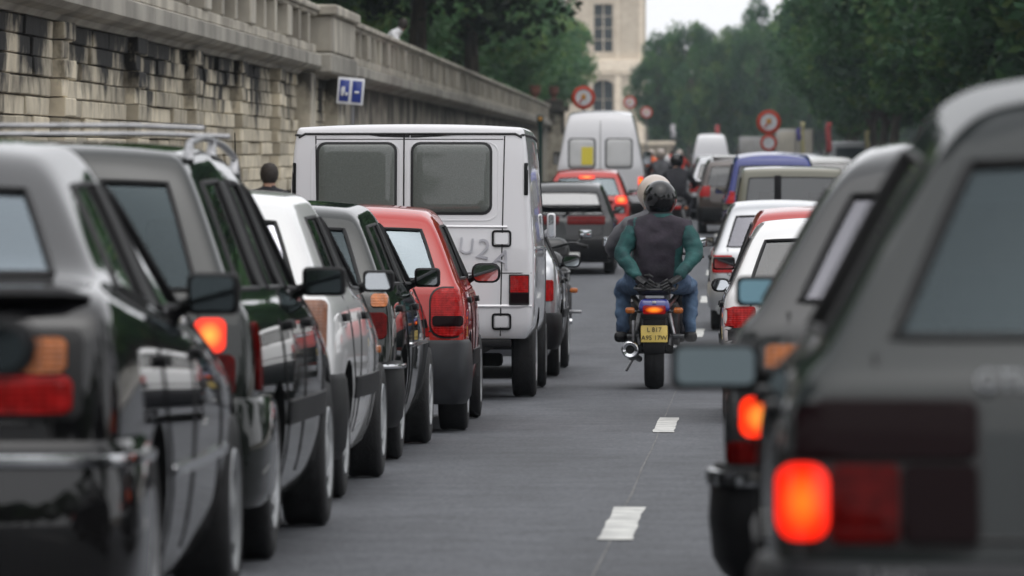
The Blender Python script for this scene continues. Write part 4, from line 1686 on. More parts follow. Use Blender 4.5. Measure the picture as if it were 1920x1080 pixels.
# ------------------------------------------------------------------ vehicles of the left queue
P_BLACK = paint('black paint', (0.005, 0.005, 0.006), 0.0, .07)
P_GREEN = paint('very dark green paint', (0.008, 0.011, 0.010), 0.0, .08)
P_WHITE = paint('white paint', (0.76, 0.76, 0.76), 0.0, .13)
P_VAN = paint('dull white van paint', (0.74, 0.735, 0.76), 0.0, .20, .45)
P_RED = paint('red paint', (0.42, 0.022, 0.016), 0.0, .10)
P_RED2 = paint('faded red paint', (0.42, 0.05, 0.045), 0.0, .15)
P_SILV = paint('silver paint', (0.42, 0.43, 0.45), 0.55, .15)
P_GRAPH = paint('graphite paint', (0.022, 0.024, 0.026), 0.0, .12)
P_GREY = paint('grey green metallic paint', (0.022, 0.027, 0.028), 0.0, .08, .34, .55)
P_BLUE = paint('dark blue paint', (0.02, 0.028, 0.11), 0.1, .12)
P_BLUEV = paint('blue van paint', (0.03, 0.042, 0.20), 0.0, .1)
P_BEIGE = paint('olive beige paint', (0.15, 0.145, 0.105), 0.1, .25)
P_BROWN = paint('dark brown paint', (0.05, 0.035, 0.03), 0.2, .2)
M_BUMPG = pmat('grey plastic bumper', (0.018, 0.019, 0.022), 0.45, noise=0.2, nscale=10, spec=.3)

# a dark car beside the lens: only its mirror and front corner reach into the picture
L0, b0, s0 = vehicle('hatchback_car', 'dark car cut off by the bottom left edge, only its mirror and corner showing', 'car', 'hatch', P_BLACK, -2.02, 6.55, .3,
                     lights=[('tail_light', 'rear', .5, .78, .66, .86, .02, M_RED, True), ('corner_lamp', 'side', 3.5, 3.74, .60, .74, .03, M_CLEAR, True)], mir_kw=dict(shape='oval', size=(.16, .10), dz=.05, dx=.10, gl=M_MIRRORD), rub=(.42, .50), rubmat=M_CHROME)

L1, b1, s1 = vehicle('saloon_car', 'black saloon with a boot lip spoiler at the lower left corner', 'car', 'saloon', P_BLACK, -2.175, 13.9, .35,
                     rear_glass=G_COOL, bump=(.19, .64, P_BLACK), bstrip=(.575, .61, M_CHROME), rub=(.50, .53), rubmat=M_CHROME,  # chrome strip put in for the highlight along the bumper's rubbing strip
                     lights=[('tail_light', 'rear', .30, .715, .705, .80, .025, M_RED, True), ('indicator', 'rear', .47, .70, .805, .895, .025, M_AMBER, True),
                             ('light_surround', 'rear', .27, .74, .69, .915, .03, M_SEAL, True, .004)],
                     plate=('r', M_PLATE_W, .72, None), mir_kw=dict(size=(.155, .125), dz=.05, gl=M_MIRRORD), over=dict(sub=3, H=1.43, hw=[.90, .965, .995, 1.0, .965, .87, .665, .585]))
# spoiler along the boot edge
sp_pts = []
for k in range(21):
    x = -.74 + 1.48 * k / 20
    h, _ = proj(b1, 'top', x, .10 + .10 * abs(x / .74) ** 3)
    sp_pts.append(h + Vector((0, -.02, .022 * (1 - abs(x / .74) ** 6))))
tube('boot_spoiler', sp_pts, [(.06, .022) if 0 < k < 20 else (.02, .008) for k in range(21)], M_TRIM, L1, 8)

L2, b2, s2 = vehicle('estate_car', 'dark estate car with silver roof rails and one lit tail lamp', 'car', 'estate', P_GREEN, -2.245, 19.5, .9,
                     rear_glass=G_DIM, side_glass=G_DARK, bump=(.22, .60, P_GREEN), rub=(.47, .56), mir_kw=dict(size=(.17, .115), dz=.04, gl=M_MIRRORD),
                     lights=[('brake_light', 'rear', .615, .725, .755, .875, .03, M_BRAKE_S, True), ('tail_light', 'rear', .60, .76, .60, .75, .03, M_DKRED, True),
                             ('tail_light', 'side', .17, .26, .62, .86, .02, M_DKRED, True)],
                     plate=('r', M_PLATE_W, .74, None), over=dict(sub=3, H=1.51, belt=.95, hw=[.90, .965, .995, 1.0, .97, .90, .69, .615]))
for s in (-1, 1):
    rp, n_ = [], 14
    for k in range(n_ + 1):
        y = .50 + 2.1 * k / n_
        h, _ = proj(b2, 'top', s * .54, y)
        rp.append(h + Vector((0, 0, .055 if 0 < k < n_ else .005)))
    tube('roof_rail', smooth_path(rp, 2), .013, M_STEEL, L2, 8)
    for y in (.66, 1.5, 2.4):
        h, _ = proj(b2, 'top', s * .54, y)
        tube('rail_foot', [h + Vector((0, -.05, -.01)), h + Vector((0, 0, .06))], [.022, .014], M_STEEL, L2, 8)
for y in (1.0, 2.0):
    h, _ = proj(b2, 'top', 0.0, y)
    tube('roof_bar', [(-.56, y, h.z + .045), (-.3, y, h.z + .055), (.3, y, h.z + .055), (.56, y, h.z + .045)], [(.024, .010)] * 4, M_STEEL, L2, 8)

L3, b3, s3 = vehicle('hatchback_car', 'white hatchback with black mirrors between the dark estate and the dark saloon', 'car', 'hatch', P_WHITE, -2.27, 25.0, 1.1,
                     rear_glass=G_PALE, rub=(.44, .54), bump=(.19, .57, M_TRIM),
                     lights=[('tail_light', 'rear', .60, .77, .66, .90, .03, M_AMBERD, True), ('side_repeater', 'side', 3.0, 3.08, .62, .655, .01, M_AMBER, True)],
                     mir_kw=dict(size=(.15, .105), tilt=-6), over=dict(yr=[.10, .03, .0, .03, .08, .12, .36, .45], sub=3))
L4, b4, s4 = vehicle('hatchback_car', 'black hatchback with a tall roof aerial behind the red hatchback', 'car', 'hatch', P_GREEN, -2.25, 30.0, 1.1,
                     rub=(.60, .625), rubmat=M_CHROME, bump=(.19, .54, M_TRIM), bstrip=(.50, .53, M_CHROME),
                     lights=[('tail_light', 'rear', .52, .77, .66, .80, .03, M_DKRED, True), ('indicator', 'rear', .68, .77, .83, .90, .02, M_AMBER, True)],
                     mir_kw=dict(size=(.145, .11), tilt=4), rear_glass=G_DIM, over=dict(L=4.05, wy=(.75, 3.32), sub=3))
h, _ = proj(b4, 'top', -.10, .80)
tube('aerial', [h + Vector((0, 0, -.01)), h + Vector((0, -.02, .05)), h + Vector((-.005, -.04, .38))], [.012, .006, .003], M_TRIM, L4, 6)

L5, b5, s5 = vehicle('hatchback_car', 'bright red small hatchback with rounded tail lamps behind the white van', 'car', 'hatch', P_RED, -2.03, 35.0, .05,
                     rear_glass=G_COOL, rub=(.40, .50), bump=(.18, .575, M_BUMPG),
                     lights=[('light_surround', 'rear', .565, .800, .585, .905, .085, M_SEAL, True, .004), ('tail_light', 'rear', .575, .795, .595, .895, .08, M_RED, True, .018)],
                     mir_kw=dict(shape='oval', size=(.19, .13)), plate=('r', M_PLATE_W, .66, None),
                     over=dict(L=3.75, H=1.42, W=1.62, wy=(.66, 3.08), yr=[.12, .05, .02, .03, .07, .11, .36, .47], hw=[.90, .965, .995, 1.0, .975, .93, .745, .65], sub=3))
for s in (-1, 1):
    patch('light_band', b5, 'rear', rrect(min(s * .585, s * .775), max(s * .585, s * .775), .66, .725, .02), .024, M_SMOKE, L5)

# white van with rear doors
VAN, bv_, sv_ = vehicle('panel_van', 'tall white panel van with two dark mesh rear windows in the left queue', 'van', 'van', P_VAN, -1.90, 42.0, .4, group=None,
                        bump=None, rub=None, mir_kw=dict(size=(.07, .20), dz=.12, housing=P_VAN), seats=False, hatch_seam=False, trim=False, over=dict(sub=3))
M_MESHG = pmat('wire mesh behind glass', (0.095, 0.106, 0.097), 0.35, noise=0.22, nscale=150, bump=.25, bscale=220, coat=.9)
G_VAN = glass('van rear glass', (0.30, 0.36, 0.34), 0.10, 0.04)
for x0, x1 in ((-.675, -.115), (.025, .59)):
    sl_ = patch('window_seal', bv_, 'rear', rrect(x0 - .02, x1 + .02, 1.375, 1.915, .07), .006, M_SEAL, VAN, rings=3)
    pw = patch('rear_window', bv_, 'rear', rrect(x0, x1, 1.395, 1.895, .055), .012, M_MESHG, VAN, rings=4)
seam('door_gap', bv_, 'rear', [(-.045, 1.97), (-.045, .48)], M_SEAL, VAN, .006)
for s in (-1, 1):
    seam('door_gap', bv_, 'rear', [(s * .70, 1.96), (s * .67, .48)], M_SEAL, VAN, .005)
    patch('air_vent', bv_, 'rear', rrect(min(s * .845, s * .875), max(s * .845, s * .875), 1.52, 1.76, .008), .008, M_TRIM, VAN, rings=2)
    for z in (1.20, .585):
        fr = rrect(min(s * .615, s * .745), max(s * .615, s * .745), z - .055, z + .055, .018)
        seam('hinge_strap', bv_, 'rear', fr, M_TRIM, VAN, .0085, closed=True, off=.006)
        patch('hinge', bv_, 'rear', rrect(min(s * .63, s * .73), max(s * .63, s * .73), z - .042, z + .042, .012), .016, P_VAN, VAN, rings=3)
    tl = patch('tail_light', bv_, 'rear', rrect(min(s * .735, s * .885), max(s * .735, s * .885), .71, .935, .008), .016, M_SEAL, VAN, rings=3)
    patch('red_lens', bv_, 'rear', rrect(min(s * .745, s * .88), max(s * .745, s * .88), .80, .925, .006), .022, M_RED, tl, rings=3)
    patch('clear_lens', bv_, 'rear', rrect(min(s * .745, s * .88), max(s * .745, s * .88), .725, .795, .006), .022, M_SMOKE, tl, rings=3)
seam('door_gap', bv_, 'rear', [(-.70, 1.935), (.69, 1.935)], M_SEAL, VAN, .0035)
for x0, x1 in ((-.73, -.075), (-.015, .655)):
    seam('pressing', bv_, 'rear', rrect(x0, x1, 1.335, 1.945 - .03, .09), P_VAN, VAN, .008, closed=True, off=-.003)
seam('rain_gutter', bv_, 'rear', [(-.86, 1.975), (.86, 1.975)], M_SEAL, VAN, .009, off=.004)
for s, vw in ((1, 'right'), (-1, 'left')):
    seam('rain_gutter', bv_, vw, [(.03, 1.965), (1.5, 1.975), (3.2, 1.965)], M_SEAL, VAN, .010, off=.004)
    seam('side_crease', bv_, vw, [(.2, 1.13), (2.6, 1.13), (4.2, 1.08)], P_VAN, VAN, .012, off=-.002)
    seam('door_gap', bv_, vw, [(2.78, 1.9), (2.78, .35)], M_SEAL, VAN, .005)
seam('door_crease', bv_, 'rear', [(-.73, 1.285), (-.04, 1.29)], P_VAN, VAN, .012, off=-.002)
seam('door_crease', bv_, 'rear', [(.0, 1.29), (.72, 1.285)], P_VAN, VAN, .012, off=-.002)
seam('door_crease', bv_, 'rear', [(-.9, .70), (.9, .70)], P_VAN, VAN, .014, off=-.002)
seam('door_gap', bv_, 'rear', [(-.9, .945), (.9, .945)], M_SEAL, VAN, .004)
patch('door_handle', bv_, 'rear', rrect(.04, .16, 1.00, 1.05, .015), .02, M_TRIM, VAN, rings=3)
rbox('chassis_rail', (-.42, 2.2, .36), (.09, 4.0, .12), .01, M_UNDER, VAN)
rbox('chassis_rail', (.42, 2.2, .36), (.09, 4.0, .12), .01, M_UNDER, VAN)
rbox('fuel_tank', (-.15, 1.9, .33), (.5, .8, .2), .04, M_UNDER, VAN)
rbox('rear_step', (0, .04, .425), (1.5, .12, .06), .015, M_TRIM, VAN)
rbox('axle', (0, 1.15, .28), (1.3, .10, .10), .03, M_UNDER, VAN)
tube('exhaust_pipe', [(-.45, .10, .26), (-.45, .9, .27)], .025, M_STEEL, VAN, 8)
M_SCRAWL = pmat('faded grey scrawl', (0.38, 0.38, 0.42), 0.6, col2=(0.56, 0.56, 0.60), nscale=6)
h, _ = proj(bv_, 'rear', .55, 1.09)
for ch, x, z, sz, rt_ in (('U', .42, 1.14, .17, -6), ('2', .545, 1.115, .21, -12), ('A', .685, 1.045, .19, -22)):
    text('scrawl', ch, sz, M_SCRAWL, VAN, Matrix.Translation((x, h.y - .006, z)) @ Matrix.Rotation(PI / 2, 4, 'X') @ Matrix.Rotation(R(rt_), 4, 'Z'), extrude=.004)

L7, b7, s7 = vehicle('saloon_car', 'grey saloon just ahead of the white panel van, only its right flank showing', 'car', 'saloon', P_SILV, -1.76, 48.2, .7,
                     lights=[('tail_light', 'rear', .5, .8, .66, .84, .02, M_RED, True)], mir_kw=dict(shape='oval', size=(.17, .115)))
L8, b8, s8 = vehicle('hatchback_car', 'black hatchback with a wide red lamp strip ahead of the standing motorcycle', 'car', 'hatch', P_BLACK, -1.62, 89.0, .2,
                     rear_glass=G_SKY, lights=[('lamp_strip', 'rear', .06, .66, .79, .92, .03, M_DKRED, True)],
                     plate=('r', M_PLATE_W, .30, None, .10), over=dict(H=1.45, L=4.1, wy=(.8, 3.4), yr=[.10, .03, .0, .04, .08, .20, .75, .88], cells=[('p', .36, .85), ('p', .7, 1.0), ('w', 1.4, 1.5), ('b', 1.5, 1.6), ('w', 2.6, 2.0), ('p', 9, 9)]), mir_kw=dict(size=(.17, .12)))
rp = [proj(b8, 'rear', -.6 + 1.2 * k / 10, 1.08)[0] + Vector((0, -.06, 0)) for k in range(11)]
tube('tail_spoiler', rp, [(.05, .016)] * 11, M_TRIM, L8, 8)
L9, b9, s9 = vehicle('hatchback_car', 'small dark red hatchback braking behind the high white van', 'car', 'hatch', P_RED, -1.50, 106.5, 0,
                     rear_glass=G_BLUE, lights=[('brake_light', 'rear', .54, .76, .80, .95, .04, M_BRAKE_S, True), ('tail_light', 'rear', .54, .76, .64, .79, .03, M_RED, True), ('high_brake_light', 'rear', -.15, .15, 1.265, 1.325, .02, M_BRAKE_S, False, .03),
                                                ('tail_panel', 'rear', -.5, .5, .80, .86, .02, M_DKRED, False)],
                     plate=('r', M_PLATE_W, .70, None), bump=(.24, .56, P_RED), over=dict(H=1.44))
HV, bh, sh = vehicle('high_roof_van', 'high roofed white van with two square rear windows and a yellow notice', 'van', 'highvan', P_VAN, -1.47, 126, 0, group=None, bump=(.28, .55, M_TRIM), rub=None,
                     seats=False, trim=False, hatch_seam=False, mir_kw=dict(size=(.2, .3), dz=.1),
                     lights=[('brake_light', 'rear', .84, .95, .94, 1.12, .02, M_BRAKE_S, True), ('tail_light', 'rear', .84, .95, .70, .93, .02, M_RED, True)])
M_HVG = pmat('pale blinded glass', (0.50, 0.50, 0.50), 0.25, noise=0.1, nscale=2, coat=.6)
for s in (-1, 1):
    patch('window_seal', bh, 'rear', rrect(min(s * .10, s * .72), max(s * .10, s * .72), 1.30, 1.98, .09), .004, M_BUMPG, HV, rings=3)
    pw = patch('rear_window', bh, 'rear', rrect(min(s * .135, s * .69), max(s * .135, s * .69), 1.33, 1.95, .08), .012, M_HVG, HV, rings=4)
    if s < 0:
        patch('notice', bh, 'rear', rrect(-.42, -.16, 1.38, 1.78, .01), .02, pmat('yellow paper', (0.70, 0.58, 0.06), .7), pw, rings=3)
seam('door_gap', bh, 'rear', [(0, 2.35), (0, .6)], M_SEAL, HV, .008)

# ------------------------------------------------------------------ vehicles of the right queue
R1, br1, sr1 = vehicle('hatchback_car', 'large grey green hatchback with a burning brake lamp at the right edge', 'car', 'hatch', P_GREY, 1.0, 10.2, 1.0,
                       rear_glass=G_DIM, bump=(.22, .56, M_BUMPG), rub=(.46, .54),
                       lights=[('light_surround', 'rear', .43, .812, .575, .86, .03, M_SEAL, True, .002), ('tail_light', 'rear', .58, .705, .595, .735, .015, M_DKRED, True), ('smoked_light', 'rear', .44, .575, .595, .735, .015, M_SMOKE, True),
                               ('brake_light', 'rear', .708, .803, .600, .736, .035, M_BRAKE, True, .016), ('smoked_light', 'rear', .44, .806, .745, .85, .02, M_SMOKE, True)],
                       mir_kw=dict(size=(.20, .108), dz=-.07, tilt=-11, swing=0, dx=.085, gl=M_MIRRORD), over=dict(H=1.485, L=4.0, W=1.68, wy=(.75, 3.28), yr=[.10, .03, .0, .05, .11, .16, .56, .67], rear_w=.945, sub=3, ztop=.10, zedge=.045, crown=.05, crease={0: .7, 4: .15, 5: .3}, hw=[.90, .965, .995, 1.0, .965, .885, .62, .50]))
h, _ = proj(br1, 'rear', -.36, .875)
text('badge', 'GTI', .055, M_CHROME, R1, Matrix.Translation((-.40, h.y - .012, .885)) @ Matrix.Rotation(PI / 2, 4, 'X'), extrude=.004)
text('bumper_lettering', 'TURBO', .035, M_STEEL, R1, Matrix.Translation((-.60, -.088, .540)) @ Matrix.Rotation(PI / 2, 4, 'X'), extrude=.003)

R2, br2, sr2 = vehicle('hatchback_car', 'graphite hatchback with a glowing orange brake lamp ahead of the large grey green one', 'car', 'hatch', P_GRAPH, .95, 16.0, 4.0,
                       rear_glass=G_LILAC, bump=(.18, .50, M_TRIM), bstrip=(.435, .485, M_CHROME), rub=(.42, .50),
                       lights=[('brake_light', 'rear', .60, .75, .575, .695, .035, M_BRAKE_S, True), ('tail_light', 'rear', .59, .79, .50, .565, .02, M_DKRED, True), ('indicator', 'rear', .56, .68, .75, .84, .02, M_AMBER, True)],
                       mir_kw=dict(size=(.16, .10), gl=M_MIRRORB, tilt=-6), over=dict(H=1.46, L=3.9, sub=3, ztop=.10, zedge=.045, crown=.05, crease={0: .7, 4: .15, 5: .3}, hw=[.90, .965, .995, 1.0, .965, .88, .63, .52]))
R3, br3, sr3 = vehicle('hatchback_car', 'small white hatchback beside the motorcycle passenger', 'car', 'hatch', P_WHITE, 1.14, 37.0, .8,
                       rear_glass=G_REAR, bump=(.22, .50, M_BUMPG), lights=[('tail_light', 'rear', .56, .79, .62, .76, .02, M_RED, True), ('light_surround', 'rear', .5, .80, .52, .62, .02, M_SEAL, True, .006)],
                       mir_kw=dict(shape='oval', size=(.135, .095), dz=0, tilt=-6), over=dict(H=1.345, W=1.60, L=3.6, wy=(.62, 3.0), yr=[.10, .03, .0, .04, .08, .12, .50, .60], belt=.88))
R4, br4, sr4 = vehicle('hatchback_car', 'faded red car between the two white cars on the right', 'car', 'hatch', P_RED2, 1.32, 46.5, .8,
                       rear_glass=G_REAR, lights=[('tail_light', 'rear', .54, .78, .64, .82, .02, M_RED, True)], over=dict(H=1.465))
R5, br5, sr5 = vehicle('hatchback_car', 'silver white hatchback with a black mirror ahead of the faded red car', 'car', 'hatch', P_SILV, 1.30, 64.0, .6,
                       rear_glass=G_LILAC, lights=[('tail_light', 'rear', .56, .79, .66, .86, .02, M_RED, True)], bump=(.24, .56, P_SILV), over=dict(H=1.47, L=4.0, wy=(.75, 3.28)))
R6, br6, sr6 = vehicle('offroad_car', 'boxy olive beige off road car with a split rear window', 'car', 'offroad', P_BEIGE, 1.80, 81.0, .3,
                       rear_glass=G_REAR, lights=[('tail_light', 'rear', .72, .82, .62, .92, .02, M_RED, True)], rub=(.6, .68), bump=(.36, .56, M_TRIM))
rbox('rear_pillar', (-.22, .045, 1.36), (.10, .05, .56), .01, M_TRIM, R6)
R8, br8, sr8 = vehicle('estate_car', 'dark brown car with a white roof glimpsed left of the beige off road car', 'car', 'minivan', P_BROWN, 1.52, 118, .2,
                       rear_glass=G_REAR, lights=[('tail_light', 'rear', .62, .84, .78, 1.0, .02, M_RED, True)], over=dict(H=1.62, belt=.98))
rbox('roof_panel', (0, 1.7, 1.60), (1.14, 2.4, .06), .03, P_WHITE, R8)
R7, br7, sr7 = vehicle('minivan_car', 'rounded dark blue minivan seen above the beige off road car', 'car', 'minivan', P_BLUEV, 1.90, 102, 0,
                       rear_glass=G_REAR, lights=[('tail_light', 'rear', .68, .86, .8, 1.1, .02, M_RED, True)], over=dict(H=1.80))
R9, br9, sr9 = vehicle('hatchback_car', 'distant pale grey car left of the white roofed brown car', 'car', 'hatch', P_SILV, 1.35, 138, 0,
                       lights=[('tail_light', 'rear', .56, .79, .66, .86, .02, M_RED, True)], over=dict(sub=2, H=1.52, belt=.96), seats=False)
R10, br10, sr10 = vehicle('high_roof_van', 'distant white van above the pale grey car on the right queue', 'van', 'highvan', P_VAN, 2.35, 300, 0, group=None,
                          bump=(.28, .55, M_TRIM), rub=None, seats=False, trim=False, hatch_seam=False, lights=[('tail_light', 'rear', .84, .95, .70, 1.0, .02, M_RED, True)], over=dict(sub=1))
R11, br11, sr11 = vehicle('panel_van', 'distant grey van parked under the trees near the right edge', 'van', 'van', P_SILV, 7.6, 236, -2, group=None,
                          bump=(.28, .5, M_TRIM), rub=None, seats=False, trim=False, hatch_seam=False, over=dict(sub=1))
patch('rear_window', br11, 'rear', rrect(-.6, .6, 1.3, 1.8, .06), .01, M_PANE, R11)
R12, br12, sr12 = vehicle('hatchback_car', 'far car in the right queue beyond the pale grey one', 'car', 'hatch', P_GRAPH, 1.55, 165, 0, lights=[('tail_light', 'rear', .56, .79, .66, .86, .02, M_RED, True)], seats=False, over=dict(sub=1))
R13, br13, sr13 = vehicle('hatchback_car', 'far white car in the third lane behind the blue minivan', 'car', 'hatch', P_WHITE, 4.3, 150, 0, lights=[('tail_light', 'rear', .56, .79, .66, .86, .02, M_RED, True)], seats=False, over=dict(sub=1, H=1.5))


def box_truck(X, Y, label, mat, H=2.95):
    t = empty('box_truck', (X, Y, road_z(Y)), (0, 0, 0), label, 'truck')
    rbox('cargo_box', (0, 2.2, (H + .75) / 2), (2.05, 4.4, H - .75), .03, mat, t)
    rbox('door_frame', (0, -.012, (H + .75) / 2), (1.98, .02, H - .85), .008, M_STEEL, t)
    for s in (-1, 1):
        rbox('rear_door', (s * .475, -.03, (H + .75) / 2), (.93, .03, H - .98), .008, mat, t)
        rbox('tail_light', (s * .85, -.02, .62), (.28, .04, .12), .01, M_RED, t)
        for y in (.9, 5.2):
            wheel(t, s * .9, y, .36, s, .24, n=16)
    rbox('chassis', (0, 2.9, .58), (.9, 5.6, .18), .02, M_UNDER, t)
    rbox('cab', (0, 5.2, 1.35), (1.9, 1.5, 1.7), .12, P_WHITE, t, taper=(.92, .8))
    rbox('rear_bar', (0, -.02, .48), (1.8, .06, .10), .01, M_TRIM, t)
    return t


M_BOX = pmat('cream box body', (0.42, 0.39, 0.33), 0.6, noise=.15, nscale=1)
box_truck(7.25, 322, 'cream box truck standing in the distance right of the round signs', M_BOX)
box_truck(5.9, 380, 'smaller looking far box truck left of the cream one', pmat('grey box body', (0.36, 0.35, 0.34), 0.6, noise=.15, nscale=1), 2.7)

for nm, lb, stl, pm, X, Y, kw in (
        ('hatchback_car', 'far dark green car two lengths beyond the pale grey one in the right queue', 'hatch', P_GREEN, 1.6, 186, dict(H=1.5)),
        ('hatchback_car', 'far white car far down the right queue below the distant white van', 'hatch', P_WHITE, 1.9, 212, dict(H=1.5)),
        ('hatchback_car', 'far silver car in the third lane beyond the white one', 'hatch', P_SILV, 4.7, 176, dict(H=1.5)),
        ('hatchback_car', 'far dark blue car in the third lane at the end of the view', 'hatch', P_BLUE, 5.2, 205, dict(H=1.55)),
        ('minivan_car', 'far pale minivan in the left queue beyond the high white van', 'minivan', P_SILV, -1.6, 196, dict(H=1.75))):
    vehicle(nm, lb, 'car', stl, pm, X, Y, 0, lights=[('tail_light', 'rear', .58, .78, .68, .86, .02, M_RED, True)], seats=False, over=dict(sub=1, **kw), handles=False, wiper=False)


# ------------------------------------------------------------------ people
def skin_body(name, J, E, parent, mats, pick, sub=2):
    """J: name -> (pos, (rx, ry)); E: list of (a, b, region); one continuous body; pick(region, co) -> material index"""
    names = list(J)
    me = bpy.data.meshes.new(name)
    me.from_pydata([J[n][0] for n in names], [(names.index(a), names.index(b)) for a, b, _ in E], [])
    o = link(name, me)
    sk = o.modifiers.new('skin', 'SKIN')
    sk.use_smooth_shade = True
    sv_l = me.skin_vertices[0].data if me.skin_vertices else None
    if sv_l is None:
        bm = bmesh.new()
        bm.from_mesh(me)
        bm.verts.layers.skin.verify()
        bm.to_mesh(me)
        bm.free()
        sv_l = me.skin_vertices[0].data
    for i, n in enumerate(names):
        sv_l[i].radius = J[n][1]
        sv_l[i].use_root = (i == 0)
    ss = o.modifiers.new('sub', 'SUBSURF')
    ss.levels = ss.render_levels = sub
    m2 = evaluated(o)
    bpy.data.objects.remove(o)
    m2.materials.clear()
    for m in mats:
        m2.materials.append(m)
    from mathutils import noise as mn
    for v in m2.vertices:                                      # folds in the cloth
        if v.co.z < J['neck'][0][2] - .04:
            n1 = mn.noise(Vector((v.co.x * 9, v.co.y * 9, v.co.z * 16)))
            n2 = mn.noise(Vector((v.co.x * 22, v.co.y * 22, v.co.z * 30)))
            v.co += v.normal * (n1 * .016 + n2 * .006)
    seg = [(Vector(J[a][0]), Vector(J[b][0]), r, max(J[a][1]), max(J[b][1])) for a, b, r in E]
    mi = []
    for p in m2.polygons:
        c = p.center
        best, bd = None, 1e9
        for a, b, r, ra, rb in seg:
            ab = b - a
            t = max(0, min(1, (c - a).dot(ab) / max(ab.length_squared, 1e-9)))
            d = (c - (a + ab * t)).length / (ra + (rb - ra) * t)
            if d < bd:
                bd, best = d, r
        mi.append(pick(best, c))
    m2.polygons.foreach_set('material_index', mi)
    m2.polygons.foreach_set('use_smooth', [True] * len(m2.polygons))
    m2.update()
    return link(name, m2, parent)


M_SKIN = pmat('skin', (0.42, 0.24, 0.17), 0.6, noise=.1, nscale=20)
M_HAIR = pmat('dark hair', (0.025, 0.018, 0.014), 0.7, noise=.3, nscale=40, bump=.4)
M_JEANS = pmat('blue jeans', (0.10, 0.165, 0.26), 0.9, col2=(0.055, 0.09, 0.16), nscale=9, bump=.5, bscale=22)
M_TEAL = pmat('teal sleeve cloth', (0.013, 0.088, 0.084), 0.75, col2=(0.007, 0.046, 0.048), nscale=12, bump=.7, bscale=14)
M_PLUM = pmat('charcoal plum cloth', (0.034, 0.026, 0.038), 0.85, col2=(0.020, 0.017, 0.024), nscale=10, bump=.6, bscale=12)
M_GLOVE = pmat('black leather', (0.010, 0.010, 0.011), 0.5, bump=.3, bscale=40)
M_BLKGL = pmat('black helmet shell', (0.006, 0.006, 0.007), 0.2, coat=.7, spec=.1)
M_WHTGL = pmat('off white helmet shell', (0.46, 0.39, 0.34), 0.35, coat=.5)
M_VISOR = pmat('smoked visor', (0.015, 0.015, 0.018), 0.08, coat=1.0)
M_GREYJ = pmat('grey jacket cloth', (0.10, 0.10, 0.11), 0.85, noise=.25, nscale=8, bump=.5, bscale=14)
M_ORANGE = pmat('orange jacket', (0.75, 0.13, 0.03), 0.8, noise=.15)
M_REDJ = pmat('red jacket', (0.62, 0.045, 0.03), 0.8, noise=.15)
M_SHIRT = pmat('white shirt', (0.78, 0.78, 0.80), 0.85, noise=.08, bump=.4, bscale=14)
M_DARKJ = pmat('dark coat', (0.02, 0.02, 0.025), 0.9, noise=.2, bump=.4)


def glove(parent, wrist, hand, s, name='glove'):
    """palm, four fingers curled over what they hold, and a thumb"""
    w_, h_ = Vector(wrist), Vector(hand)
    d = (h_ - w_).normalized()
    side_ = d.cross(Vector((0, -1, 0))).normalized()
    if side_.length < .1:
        side_ = Vector((0, 0, 1))
    up = side_.cross(d)
    L_ = [([w_ - d * .02, w_ + d * .05, h_], [(.036, .028), (.046, .026), (.044, .022)])]
    for k, (o_, ln) in enumerate(((-.033, .072), (-.011, .080), (.011, .076), (.033, .060))):
        a = h_ + side_ * o_ - d * .01
        L_.append(([a, a + d * ln * .5 - up * .006, a + d * ln * .8 - up * .028, a + d * ln * .75 - up * .052], [.011, .010, .009, .008]))
    t = w_ + d * .03 + side_ * (-.04)
    L_.append(([t, t + d * .03 - side_ * .025, t + d * .065 - side_ * .028 - up * .012], [.013, .011, .009]))
    return tubes(name, L_, M_GLOVE, parent, 7)


def helmet(parent, c, r, mat, fwd=(0, 1, 0), name='helmet'):
    c = Vector(c)
    V, Fc, mi = [], [], []
    nu, nv = 24, 14
    for i in range(nv + 1):
        ph = PI * (.02 + .76 * i / nv)
        for k in range(nu):
            th = 2 * PI * k / nu
            x = math.sin(ph) * math.cos(th)
            y = math.sin(ph) * math.sin(th)
            z = math.cos(ph)
            q = 1 - .10 * max(0, -z) ** 1.3
            yy = y * r * 1.16 * q + (.02 if y > 0 and z < -.3 else 0)
            V.append(c + Vector((x * r * .98 * q, yy, z * r * 1.05)))
    for i in range(nv):
        for k in range(nu):
            k2 = (k + 1) % nu
            Fc.append((i * nu + k, (i + 1) * nu + k, (i + 1) * nu + k2, i * nu + k2))
            th = 2 * PI * (k + .5) / nu
            z = math.cos(PI * (.02 + .76 * (i + .5) / nv))
            mi.append(1 if (math.sin(th) > .35 and -.25 < z < .42) else 0)
    Fc.append(tuple(range(nu)))
    mi.append(0)
    h = mesh(name, V, Fc, [mat, M_VISOR], parent, midx=mi, sharp=60)
    rim = [V[nv * nu + k] + Vector((0, 0, 0)) for k in range(nu)]
    tube('helmet_rim', rim, .012, M_SEAL, h, 6, closed=True)
    return h


